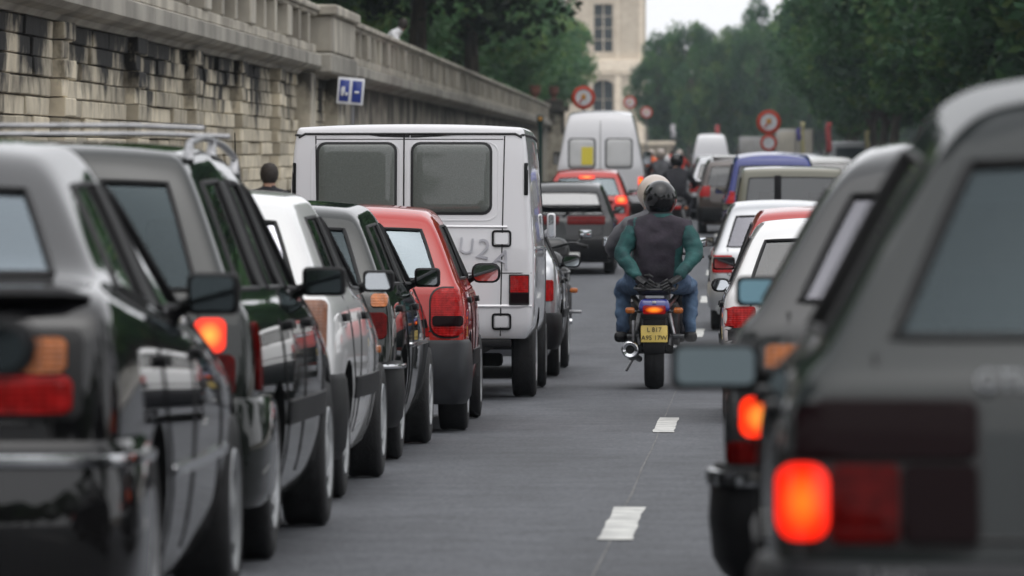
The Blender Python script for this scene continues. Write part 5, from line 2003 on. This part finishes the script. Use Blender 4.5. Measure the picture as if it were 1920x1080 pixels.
BODY_E = [('pelvis', 'belly', 'torso'), ('belly', 'chest', 'torso'), ('chest', 'neck', 'torso'), ('neck', 'head', 'head'), ('head', 'crown', 'head'),
          ('chest', 'shL', 'torso'), ('shL', 'elL', 'arm'), ('elL', 'wrL', 'arm'), ('chest', 'shR', 'torso'), ('shR', 'elR', 'arm'), ('elR', 'wrR', 'arm'),
          ('pelvis', 'hipL', 'leg'), ('hipL', 'knL', 'leg'), ('knL', 'anL', 'leg'), ('anL', 'toL', 'shoe'), ('pelvis', 'hipR', 'leg'), ('hipR', 'knR', 'leg'), ('knR', 'anR', 'leg'), ('anR', 'toR', 'shoe')]
RAD = dict(pelvis=(.185, .15), belly=(.19, .14), chest=(.20, .14), neck=(.062, .062), head=(.075, .085), crown=(.07, .08), shL=(.086, .086), shR=(.086, .086),
           elL=(.066, .066), elR=(.066, .066), wrL=(.044, .044), wrR=(.044, .044), hipL=(.10, .105), hipR=(.10, .105), knL=(.068, .07), knR=(.068, .07),
           anL=(.046, .05), anR=(.046, .05), toL=(.042, .034), toR=(.042, .034))


def person(label, loc, yaw, P, mats, pick, hel=None, parent_rot=None, hair=False, hands=None, scale=1.0, group=None, fat=1.0, sub=2):
    root = empty('person', loc, (0, 0, -yaw), label, 'person', group)
    root.scale = (scale,) * 3
    J = {}
    for n in RAD:
        J[n] = (P[n], (RAD[n][0] * fat, RAD[n][1] * fat) if n not in ('head', 'crown', 'neck') else RAD[n])
    order = ['pelvis'] + [n for n in RAD if n != 'pelvis']
    body = skin_body('body', {n: J[n] for n in order}, BODY_E, root, mats, pick, sub)
    if hel:
        helmet(root, hel[0], hel[1], hel[2])
    if hands:
        for (w_, h_) in hands:
            glove(root, w_, h_, 1)
    if hair:
        c = (Vector(P['head']) + Vector(P['crown'])) / 2
        hm = lathe('hair', [(.001, .125), (.06, .11), (.098, .06), (.108, .0), (.10, -.06), (.07, -.11)], 'z', c + Vector((0, -.012, .03)), M_HAIR, root, 16)
    return root, body


# ------------------------------------------------------------------ motorcycles
M_BIKEBLUE = pmat('blue bike plastic', (0.025, 0.035, 0.22), 0.25, coat=1.0)
M_BIKEBLK = pmat('black bike plastic', (0.012, 0.012, 0.013), 0.35, coat=.4)
M_VINYL = pmat('black seat vinyl', (0.012, 0.012, 0.013), 0.6, bump=.2, bscale=80)
M_ENGINE = pmat('engine casting', (0.06, 0.06, 0.062), 0.45, metal=.6, noise=.3, nscale=15)


def motorcycle(label, X, Y, yaw, tailmat, plate=True, sc=1.0, lean=0.0, group=None, screen=True, lit=True, fairing=None, exh=-1):
    root = empty('motorcycle', (X, Y, road_z(Y + .4)), (0, R(lean), -R(yaw)), label, 'motorcycle', group)
    root.scale = (sc,) * 3
    r = .315
    rw = lathe('rear_wheel', [(r * .6, -.06), (r * .78, -.078), (r * .93, -.07), (r, -.03), (r * 1.01, 0), (r, .03), (r * .93, .07), (r * .78, .078), (r * .6, .06), (r * .6, -.06)], 'x', (0, .33, r), M_TYRE, root, 28)
    lathe('rim', [(r * .62, -.06), (r * .55, -.03), (r * .2, -.02), (.001, -.03)], 'x', (0, .33, r), M_ENGINE, rw, 20)
    lathe('rim', [(r * .62, .06), (r * .55, .03), (r * .2, .02), (.001, .03)], 'x', (0, .33, r), M_ENGINE, rw, 20)
    fw = lathe('front_wheel', [(r * .62, -.045), (r * .8, -.055), (r * .95, -.045), (r, 0), (r * .95, .045), (r * .8, .055), (r * .62, .045), (r * .62, -.045)], 'x', (0, 1.78, r), M_TYRE, root, 24)
    lathe('rim', [(r * .64, -.04), (r * .5, -.02), (.001, -.03)], 'x', (0, 1.78, r), M_ENGINE, fw, 18)
    tubes('swing_arm', [([(s * .11, .33, r), (s * .12, .62, .38), (s * .10, .9, .44)], [(.022, .03)] * 3) for s in (-1, 1)], M_ENGINE, root, 8)
    rbox('engine', (0, 1.12, .46), (.40, .50, .42), .06, M_ENGINE, root)
    rbox('gearbox', (0, .82, .42), (.30, .30, .26), .05, M_ENGINE, root)
    tubes('frame', [([(s * .10, .72, .62), (s * .17, 1.0, .70), (s * .12, 1.45, .88)], .022) for s in (-1, 1)] + [([(s * .09, .1, .66), (s * .10, .75, .60)], .016) for s in (-1, 1)], M_BIKEBLK, root, 8)
    tubes('front_fork', [([(s * .10, 1.80, .30), (s * .10, 1.58, .95)], .026) for s in (-1, 1)], M_STEEL, root, 8)
    tk = rbox('fuel_tank', (0, 1.13, .84), (.32, .52, .24), .09, tailmat, root, seg=4, taper=(.7, .8))
    rbox('seat', (0, .48, .775), (.27, .74, .10), .045, M_VINYL, root, seg=3)
    tl = rbox('tail_unit', (0, .10, .655), (.255, .34, .10), .035, tailmat, root, seg=3, taper=(.86, .9))
    rbox('tail_lower', (0, .12, .585), (.215, .28, .08), .025, M_BIKEBLK, root)
    rbox('tail_light', (0, -.072, .622), (.175, .035, .066), .014, M_TAIL if lit else M_RED, root)
    rbox('reflector', (0, -.082, .680), (.03, .012, .020), .004, M_CLEAR, tl)
    for s in (-1, 1):
        ind = rbox('indicator', (s * .185, -.015, .615), (.075, .05, .048), .018, M_AMBER, root)
        tube('indicator_stalk', [(s * .10, .0, .60), (s * .16, -.01, .612)], .009, M_BIKEBLK, ind, 6)
    rbox('mudguard', (0, .05, .47), (.175, .03, .30), .012, M_BIKEBLK, root, rot=Matrix.Rotation(R(10), 3, 'X'))
    rbox('mud_flap', (0, .015, .325), (.165, .02, .09), .008, M_TRIM, root)
    rbox('hugger', (0, .26, .60), (.16, .36, .03), .012, M_BIKEBLK, root, rot=Matrix.Rotation(R(-18), 3, 'X'))
    if plate:
        pl = rbox('number_plate', (0, .005, .435), (.205, .010, .130), .006, M_PLATE_Y, root, rot=Matrix.Rotation(R(-6), 3, 'X'))
        for tx, z in (('L 817', .466), ('A95 17W', .404)):
            text('plate_number', tx, .050, M_BLACK, pl, Matrix.Translation((0, .005 - .0085 + (.435 - z) * -.10, z)) @ Matrix.Rotation(R(84), 4, 'X'), extrude=.001)
    # exhaust with a bright tip ring
    ex = tube('exhaust', smooth_path([(exh * .185, -.02, .315), (exh * .185, .45, .30), (exh * .17, .75, .25), (exh * .12, 1.2, .20)], 4), [(.062, .062)] * 5 + [(.05, .05)] * 4 + [(.025, .025)] * 4, M_BIKEBLK, root, 14)
    lathe('exhaust_tip', [(.030, .01), (.034, -.012), (.056, -.020), (.066, -.012), (.067, .02)], 'y', (exh * .185, -.03, .315), M_CHROME, ex, 20)
    lathe('exhaust_bore', [(.033, -.005), (.001, .0)], 'y', (exh * .185, -.03, .315), M_ARCH, ex, 14)
    rbox('muffler_bracket', (exh * .16, .35, .42), (.03, .05, .22), .01, M_STEEL, root)
    for s in (-1, 1):
        tube('foot_peg', [(s * .12, .62, .40), (s * .28, .60, .40)], .016, M_STEEL, root, 8)
        tube('peg_hanger', [(s * .11, .70, .60), (s * .15, .62, .41)], .018, M_STEEL, root, 8)
    lathe('axle_nut', [(.03, .0), (.028, .03), (.001, .032)], 'x', (.15, .33, r), M_CHROME, root, 10)
    tube('grab_rail', smooth_path([(-.13, .35, .80), (-.14, .05, .78), (0, -.06, .775), (.14, .05, .78), (.13, .35, .80)], 5), .012, M_BIKEBLK, root, 8)
    hb = tube('handlebar', smooth_path([(-.36, 1.36, 1.0), (-.22, 1.45, 1.03), (0, 1.52, .99), (.22, 1.45, 1.03), (.36, 1.36, 1.0)], 5), .014, M_BIKEBLK, root, 8)
    for s in (-1, 1):
        mr = rbox('mirror', (s * .35, 1.47, 1.12), (.13, .05, .085), .025, M_BIKEBLK, root, seg=3)
        rbox('mirror_glass', (s * .35, 1.444, 1.12), (.108, .004, .066), .0015, M_MIRROR, mr, rot=Matrix.Rotation(R(10), 3, 'X') if False else None)
        tube('mirror_stalk', [(s * .25, 1.46, 1.02), (s * .33, 1.48, 1.09)], .008, M_BIKEBLK, mr, 6)
        tube('grip', [(s * .27, 1.40, 1.015), (s * .37, 1.355, .998)], .018, M_TYRE, hb, 8)
    rbox('headlight_fairing', (0, 1.66, .93), (.40, .28, .30), .10, fairing or tailmat, root, seg=3)
    if screen:
        V, Fc = [], []
        for i in range(7):
            for k in range(9):
                a = R(-62 + 124 * k / 8)
                wd = .21 * (1 - .25 * (i / 6) ** 2)
                V.append((wd * math.sin(a), 1.62 - .07 * i / 6 + .10 * math.cos(a), 1.04 + .20 * i / 6))
        for i in range(6):
            for k in range(8):
                Fc.append((i * 9 + k, i * 9 + k + 1, (i + 1) * 9 + k + 1, (i + 1) * 9 + k))
        mesh('windscreen', V, Fc, glass('bike screen', (.75, .78, .78), .05), root)
    tube('side_stand', [(-.12, .95, .30), (-.22, .85, .12)], .012, M_STEEL, root, 6)
    return root


BX, BY, BYAW = -0.098, 45.0, 0.0
bike = motorcycle('blue tailed motorcycle with a yellow number plate carrying two people', BX, BY, BYAW, M_BIKEBLUE, sc=1.03)

# pillion passenger: hands on the grab rail behind
def pick_pillion(reg, c):
    if reg == 'head':
        return 4
    if reg == 'shoe':
        return 3
    if reg == 'leg':
        return 2
    if reg == 'arm':
        return 1
    if c.z < .80:
        return 2
    if abs(c.x) > .165 and c.z < 1.13:
        return 1
    return 0


PZ = dict(pelvis=(.03, .32, .90), belly=(.035, .30, 1.03), chest=(.04, .30, 1.22), neck=(.045, .31, 1.385), head=(.045, .34, 1.46), crown=(.045, .34, 1.56),
          shL=(-.165, .30, 1.275), elL=(-.272, .22, 1.07), wrL=(-.115, .02, .885), shR=(.245, .30, 1.275), elR=(.335, .22, 1.08), wrR=(.185, .02, .885),
          hipL=(-.10, .36, .86), knL=(-.255, .74, .80), anL=(-.25, .62, .455), toL=(-.27, .80, .40), hipR=(.15, .36, .86), knR=(.295, .74, .80), anR=(.28, .62, .455), toR=(.30, .80, .40))
pill, _b = person('pillion passenger in a black helmet and teal sleeved jacket, hands behind on the rail', (BX, BY, road_z(BY + .4)), 0, PZ,
                  [M_PLUM, M_TEAL, M_JEANS, M_GLOVE, M_SKIN], pick_pillion, hel=((.045, .35, 1.515), .140, M_BLKGL),
                  hands=[((-.115, .02, .885), (-.055, -.04, .845)), ((.185, .02, .885), (.115, -.04, .845))], fat=1.10, sub=3)
# ankles, shoes
for s, x in ((-1, -.27), (1, .29)):
    rbox('shoe', (x, .69, .405), (.105, .27, .085), .035, M_GLOVE, pill, seg=3)
tube('collar', [Vector((.045 + .085 * math.cos(a), .315 + .08 * math.sin(a), 1.372)) for a in [2 * PI * k / 14 for k in range(14)]], .026, M_TEAL, pill, 8, closed=True)

PD = dict(pelvis=(-.02, .78, .92), belly=(-.02, .84, 1.05), chest=(-.02, .93, 1.24), neck=(-.02, .98, 1.40), head=(-.015, 1.02, 1.47), crown=(-.015, 1.02, 1.57),
          shL=(-.215, .94, 1.29), elL=(-.36, 1.16, 1.12), wrL=(-.335, 1.36, 1.045), shR=(.175, .94, 1.29), elR=(.34, 1.16, 1.12), wrR=(.33, 1.36, 1.045),
          hipL=(-.12, .82, .88), knL=(-.25, 1.18, .78), anL=(-.22, 1.02, .42), toL=(-.23, 1.22, .37), hipR=(.10, .82, .88), knR=(.24, 1.18, .78), anR=(.21, 1.02, .42), toR=(.22, 1.22, .37))
driver, _b = person('motorcycle driver in an off white helmet and grey jacket in front of the passenger', (BX, BY, road_z(BY + .4)), 0, PD,
                    [M_GREYJ, M_GREYJ, M_DARKJ, M_GLOVE, M_SKIN], lambda r_, c: {'torso': 0, 'arm': 1, 'leg': 2, 'shoe': 3, 'head': 4}[r_],
                    hel=((.005, 1.04, 1.55), .148, M_WHTGL), hands=[((-.335, 1.33, 1.05), (-.33, 1.40, 1.03)), ((.33, 1.33, 1.05), (.33, 1.40, 1.03))])

# a motorcycle standing ahead of the grey saloon
motorcycle('black motorcycle standing between the white van and the black hatchback', -1.10, 55.5, -3, M_BIKEBLK, plate=False, lit=False, screen=True, sc=1.05)

# far riders threading between the queues
RIDE = dict(PD)
for k in RIDE:
    x, y, z = RIDE[k]
    RIDE[k] = (x + .02, y - .12, z)
for lab, X, Y, jm, hm in (('far motorcyclist in an orange jacket beside the high white van', -.62, 228, M_ORANGE, M_WHTGL), ('far motorcyclist in a red jacket between the two queues', .50, 222, M_REDJ, M_WHTGL), ('far motorcyclist in a dark coat between the red jacketed one and the queue', .20, 113, M_DARKJ, M_BLKGL), ('far motorcyclist in grey close to the high white van', -.16, 150, M_GREYJ, M_WHTGL)):
    motorcycle('dark motorcycle under the ' + lab.split(' beside')[0].split(' between')[0].split(' close')[0], X, Y, 0, M_BIKEBLK, plate=False, lit=False)
    person(lab, (X, Y, road_z(Y + .4)), 0, RIDE, [jm, jm, M_DARKJ, M_GLOVE, M_SKIN], lambda r_, c: {'torso': 0, 'arm': 1, 'leg': 2, 'shoe': 3, 'head': 4}[r_],
           hel=((.005, .92, 1.55), .145, hm), hands=[((-.315, 1.21, 1.05), (-.31, 1.28, 1.03)), ((.35, 1.21, 1.05), (.35, 1.28, 1.03))], sub=1)

STAND = dict(pelvis=(0, 0, .93), belly=(0, .01, 1.08), chest=(0, .0, 1.30), neck=(0, .01, 1.48), head=(0, .03, 1.56), crown=(0, .03, 1.67), shL=(-.19, 0, 1.38), elL=(-.25, -.03, 1.10), wrL=(-.25, .07, .86),
             shR=(.19, 0, 1.38), elR=(.25, .03, 1.10), wrR=(.25, .12, .86), hipL=(-.10, 0, .88), knL=(-.11, .06, .48), anL=(-.11, -.02, .09), toL=(-.12, .14, .04), hipR=(.10, 0, .88), knR=(.11, -.02, .48), anR=(.11, -.10, .09), toR=(.12, .06, .04))
pk = lambda r_, c: {'torso': 0, 'arm': 1, 'leg': 2, 'shoe': 3, 'head': 4}[r_]
person('dark haired pedestrian on the pavement at the left edge of the white van', (-4.55, 65, road_z(65) + .13), .2, STAND, [M_DARKJ, M_DARKJ, M_DARKJ, M_GLOVE, M_SKIN], pk, hair=True,
       hands=[((-.25, .07, .86), (-.25, .09, .79)), ((.25, .12, .86), (.25, .14, .79))])
LEAN = dict(STAND)
LEAN.update(belly=(.05, .0, 1.08), chest=(.16, .0, 1.27), neck=(.28, .0, 1.40), head=(.34, .0, 1.46), crown=(.38, .0, 1.56), shL=(.14, .18, 1.34), elL=(.26, .20, 1.10), wrL=(.42, .12, 1.04), shR=(.14, -.18, 1.34), elR=(.26, -.20, 1.10), wrR=(.42, -.12, 1.04))
person('person in a white shirt leaning on the balustrade above the blue sign', (WX - .42, 120, CAM_Z + 1.22), 0, LEAN, [M_SHIRT, M_SHIRT, M_JEANS, M_GLOVE, M_SKIN], pk, hair=True, sub=1)

# ------------------------------------------------------------------ signs and posts
M_SIGNBLUE = pmat('blue sign enamel', (0.012, 0.035, 0.25), 0.35, coat=.5, noise=.15, nscale=6)
M_SIGNWHITE = pmat('white sign enamel', (0.70, 0.71, 0.74), 0.4, noise=.08)
M_SIGNRED = pmat('red sign enamel', (0.55, 0.06, 0.03), 0.45, noise=.12)
M_SIGNOR = pmat('ochre pictogram', (0.60, 0.28, 0.05), 0.5)
M_POST = pmat('grey sign post', (0.20, 0.20, 0.21), 0.5, metal=.4)
M_GREENP = pmat('dark green cast iron', (0.012, 0.045, 0.038), 0.4, noise=.2)

# twin blue board: placed on a bracket post in front of the wall
sd = 80.0
su, svv = px(657, 171)
bx_, bz_ = su * sd, CAM_Z + svv * sd
k_ = sd / F_PX
blue = empty('blue_sign', (bx_, sd, road_z(sd) + .13), (0, 0, 0), 'small twin panel blue sign with white border in front of the wall', 'sign')
zc = bz_ - (road_z(sd) + .13)
tilt = Matrix.Rotation(R(5), 3, 'Y')
rbox('board', (0, 0, zc), (50 * k_, .03, 50 * k_), .01, M_SIGNWHITE, blue, rot=tilt)
for s in (-1, 1):
    pn = rbox('panel', (s * 11.8 * k_, -.018, zc - s * 1.2 * k_), (18 * k_, .01, 40 * k_), .003, M_SIGNBLUE, blue, rot=tilt)
    if s < 0:
        tubes('pictogram', [([(-13 * k_, -.026, zc + 9 * k_), (-14 * k_, -.026, zc + 1 * k_), (-16 * k_, -.026, zc - 8 * k_)], [.025, .035, .02]), ([(-7 * k_, -.026, zc - 2 * k_), (-8 * k_, -.026, zc - 8 * k_)], [.022, .02])], M_SIGNWHITE, pn, 6)
    else:
        tubes('pictogram', [([(8 * k_, -.026, zc - 2 * k_), (16 * k_, -.026, zc - 3 * k_)], .018)], M_SIGNWHITE, pn, 6)
tube('post', [(.02, .05, 0), (.02, .05, zc + .15)], .03, M_POST, blue, 8)


def round_sign(label, ypx, xpx, rpx, Y, mats=True, second=None, name='round_sign', post_dx=0, side_post=False):
    u, v = px(xpx, ypx)
    k = Y / F_PX
    X, Z = u * Y, CAM_Z + v * Y
    zg = road_z(Y)
    t = empty(name, (X, Y, zg), (0, 0, 0), label, 'sign', 'round red ringed signs')
    lst = [(Z - zg, rpx * k)]
    if second:
        lst.append((CAM_Z + px(0, second[0])[1] * Y - zg, second[1] * k))
    for zc, r in lst:
        d = lathe('disc', [(.001, -.016), (r * .72, -.016), (r * .72, -.014), (r, -.012), (r, .02), (.001, .02)], 'y', (0, 0, zc), [M_SIGNWHITE], t, 28)
        lathe('red_ring', [(r * .68, -.0165), (r * .69, -.024), (r * .97, -.024), (r, -.016)], 'y', (0, 0, zc), M_SIGNRED, d, 28)
        if zc == lst[0][0]:
            rbox('pictogram', (0, -.022, zc + r * .06), (r * .38, .008, r * .44), .004, M_SIGNOR, d)
            tube('slash', [(-r * .36, -.022, zc - r * .42), (-r * .12, -.022, zc - r * .12)], r * .07, M_SIGNRED, d, 6)
    tube('post', [(0, .04, -.1), (0, .04, lst[0][0] + lst[0][1] * .8)], .035, M_POST, t, 8)
    return t


round_sign('round red ringed sign just above the roof of the high white van', 183, 1094, 22, 165)
round_sign('smaller round sign in front of the pavilion, right of the larger one', 192, 1181, 12, 300)
round_sign('faint small round sign at the pavilion base right of the high white van', 211, 1212, 11, 330)
round_sign('round red ringed sign with a smaller one below, above the blue minivan', 229, 1441, 23, 158, second=(268, 16))
g0 = 150.0
u, v = px(1013, 224)
gpst = empty('signal_post', (u * g0, g0, road_z(g0) + .13), label='dark green post with an amber lamp beside the end of the wall', cat='post')
zt = CAM_Z + v * g0 - road_z(g0) - .13
tube('post', [(0, 0, -.1), (0, 0, .4), (0, 0, .42), (0, 0, zt - .12)], [.085, .085, .06, .06], M_GREENP, gpst, 10)
rbox('lamp_head', (0, 0, zt), (.17, .15, .26), .04, M_GREENP, gpst)
lathe('amber_lens', [(.055, -.085), (.04, -.10), (.001, -.105)], 'y', (0, 0, zt + .02), pmat('amber lamp glass', (.75, .35, .04), .3, coat=1), gpst, 14)

# terracotta urns on the far piers
M_TERRA = pmat('terracotta', (0.17, 0.075, 0.055), 0.85, noise=.25, nscale=8)
for k, (xp, yp, Y, lb) in enumerate(((1000, 166, 236, 'left'), (1026, 178, 264.5, 'right'))):
    u, v = px(xp, yp)
    kk = Y / F_PX
    zb_ = (C0 + .33 + .13 + .44 + .155) if k == 0 else CAM_Z + 2.55
    X = WX + .04 if k == 0 else -5.25
    o = lathe('urn', [(.001, 0), (.15, .0), (.15, .05), (.06, .09), (.07, .14), (.20, .28), (.24, .42), (.21, .52), (.25, .58), (.25, .62), (.2, .62), (.001, .56)], 'z', (0, 0, 0), M_TERRA, None, 16)
    o.location = (X, Y, zb_)
    tag(o, 'brown terracotta urn on the coping near the end of the balustrade' if k == 0 else 'brown terracotta urn on top of the pale gate pier', 'urn')

# banners and low kiosks far down the road
M_BAN = [pmat('white banner', (.62, .6, .62), .8, noise=.1), pmat('red banner', (.5, .10, .10), .8, noise=.15), pmat('violet banner', (.16, .15, .42), .8, noise=.15), pmat('pale yellow banner', (.5, .46, .26), .8, noise=.1)]
BANS = [(1262, 246, 9, 26, 380, 0, 'small white banner right of the far round sign'), (1345, 246, 9, 22, 400, 1, 'pinkish banner above the blue minivan'), (1497, 252, 9, 24, 235, 2, 'violet banner between the trunks on the right'),
        (1504, 262, 9, 66, 238, 3, 'pale yellow banner beside the violet one'), (1553, 258, 11, 56, 225, 1, 'red banner between the trunks on the right'), (1625, 262, 9, 34, 210, 3, 'small pale banner near the right tree trunk')]
for xp, yp, wp, hp, Y, m, lb in BANS:
    u, v = px(xp, yp)
    k = Y / F_PX
    zg = road_z(Y)
    X, Z = u * Y, CAM_Z + v * Y - zg
    t = empty('banner', (X, Y, zg), (0, 0, R(12)), lb, 'banner')
    W_, H_ = wp * k, hp * k
    V, Fc = [], []
    for i in range(9):
        for q in range(5):
            V.append((W_ * (q / 4 - .5) + .05 * math.sin(i * .8) * W_, .05 * math.sin(i * .9 + q * .8), Z + H_ * (i / 8 - .5)))
    for i in range(8):
        for q in range(4):
            Fc.append((i * 5 + q, i * 5 + q + 1, i * 5 + q + 6, i * 5 + q + 5))
    o = mesh('cloth', V, Fc, M_BAN[m], t)
    sd_ = o.modifiers.new('t', 'SOLIDIFY')
    sd_.thickness = .015
    tube('pole', [(-W_ * .5, .03, -.1), (-W_ * .5, .03, Z + H_ * .55)], .03, M_POST, t, 8)
kx = (1232 - 1250) / F_PX * 360
kk_ = empty('stone_parapet', (kx, 360, road_z(360)), label='low pale stone parapet right of the high white van in the distance', cat='parapet')
boxmesh('wall', [(-1.5, 1.0, 0, 6, -.1, 2.05)], M_PAV, kk_, .03)
boxmesh('coping', [(-1.65, 1.15, -.15, 6.1, 2.05, 2.35)], M_PAV, kk_, .04)
for X, Y, lb, jm in ((-.1, 262, 'far pedestrian in white beside the stone parapet', M_SHIRT), (.25, 320, 'far pedestrian in a red top crossing near the parapet', M_REDJ), (9.2, 240, 'far pedestrian in dark clothes under the right trees', M_DARKJ)):
    person(lb, (X, Y, road_z(Y)), .4, STAND, [jm, jm, M_DARKJ, M_GLOVE, M_SKIN], pk, hair=True, sub=1)

# ------------------------------------------------------------------ summer haze
hm = bpy.data.materials.new('haze air')
t, o = nodes(hm)
vol = t.nodes.new('ShaderNodeVolumePrincipled')
vol.inputs['Color'].default_value = (0.80, 0.90, 1.0, 1)
vol.inputs['Density'].default_value = 0.00014
vol.inputs['Anisotropy'].default_value = 0.0
t.links.new(vol.outputs[0], o.inputs['Volume'])
hz = boxmesh('haze', [(-420, 420, -145, 900, -1.3, 36)], hm)
hz['kind'] = 'stuff'
tag(hz, 'thin pale summer haze lying over the whole quay', 'haze')
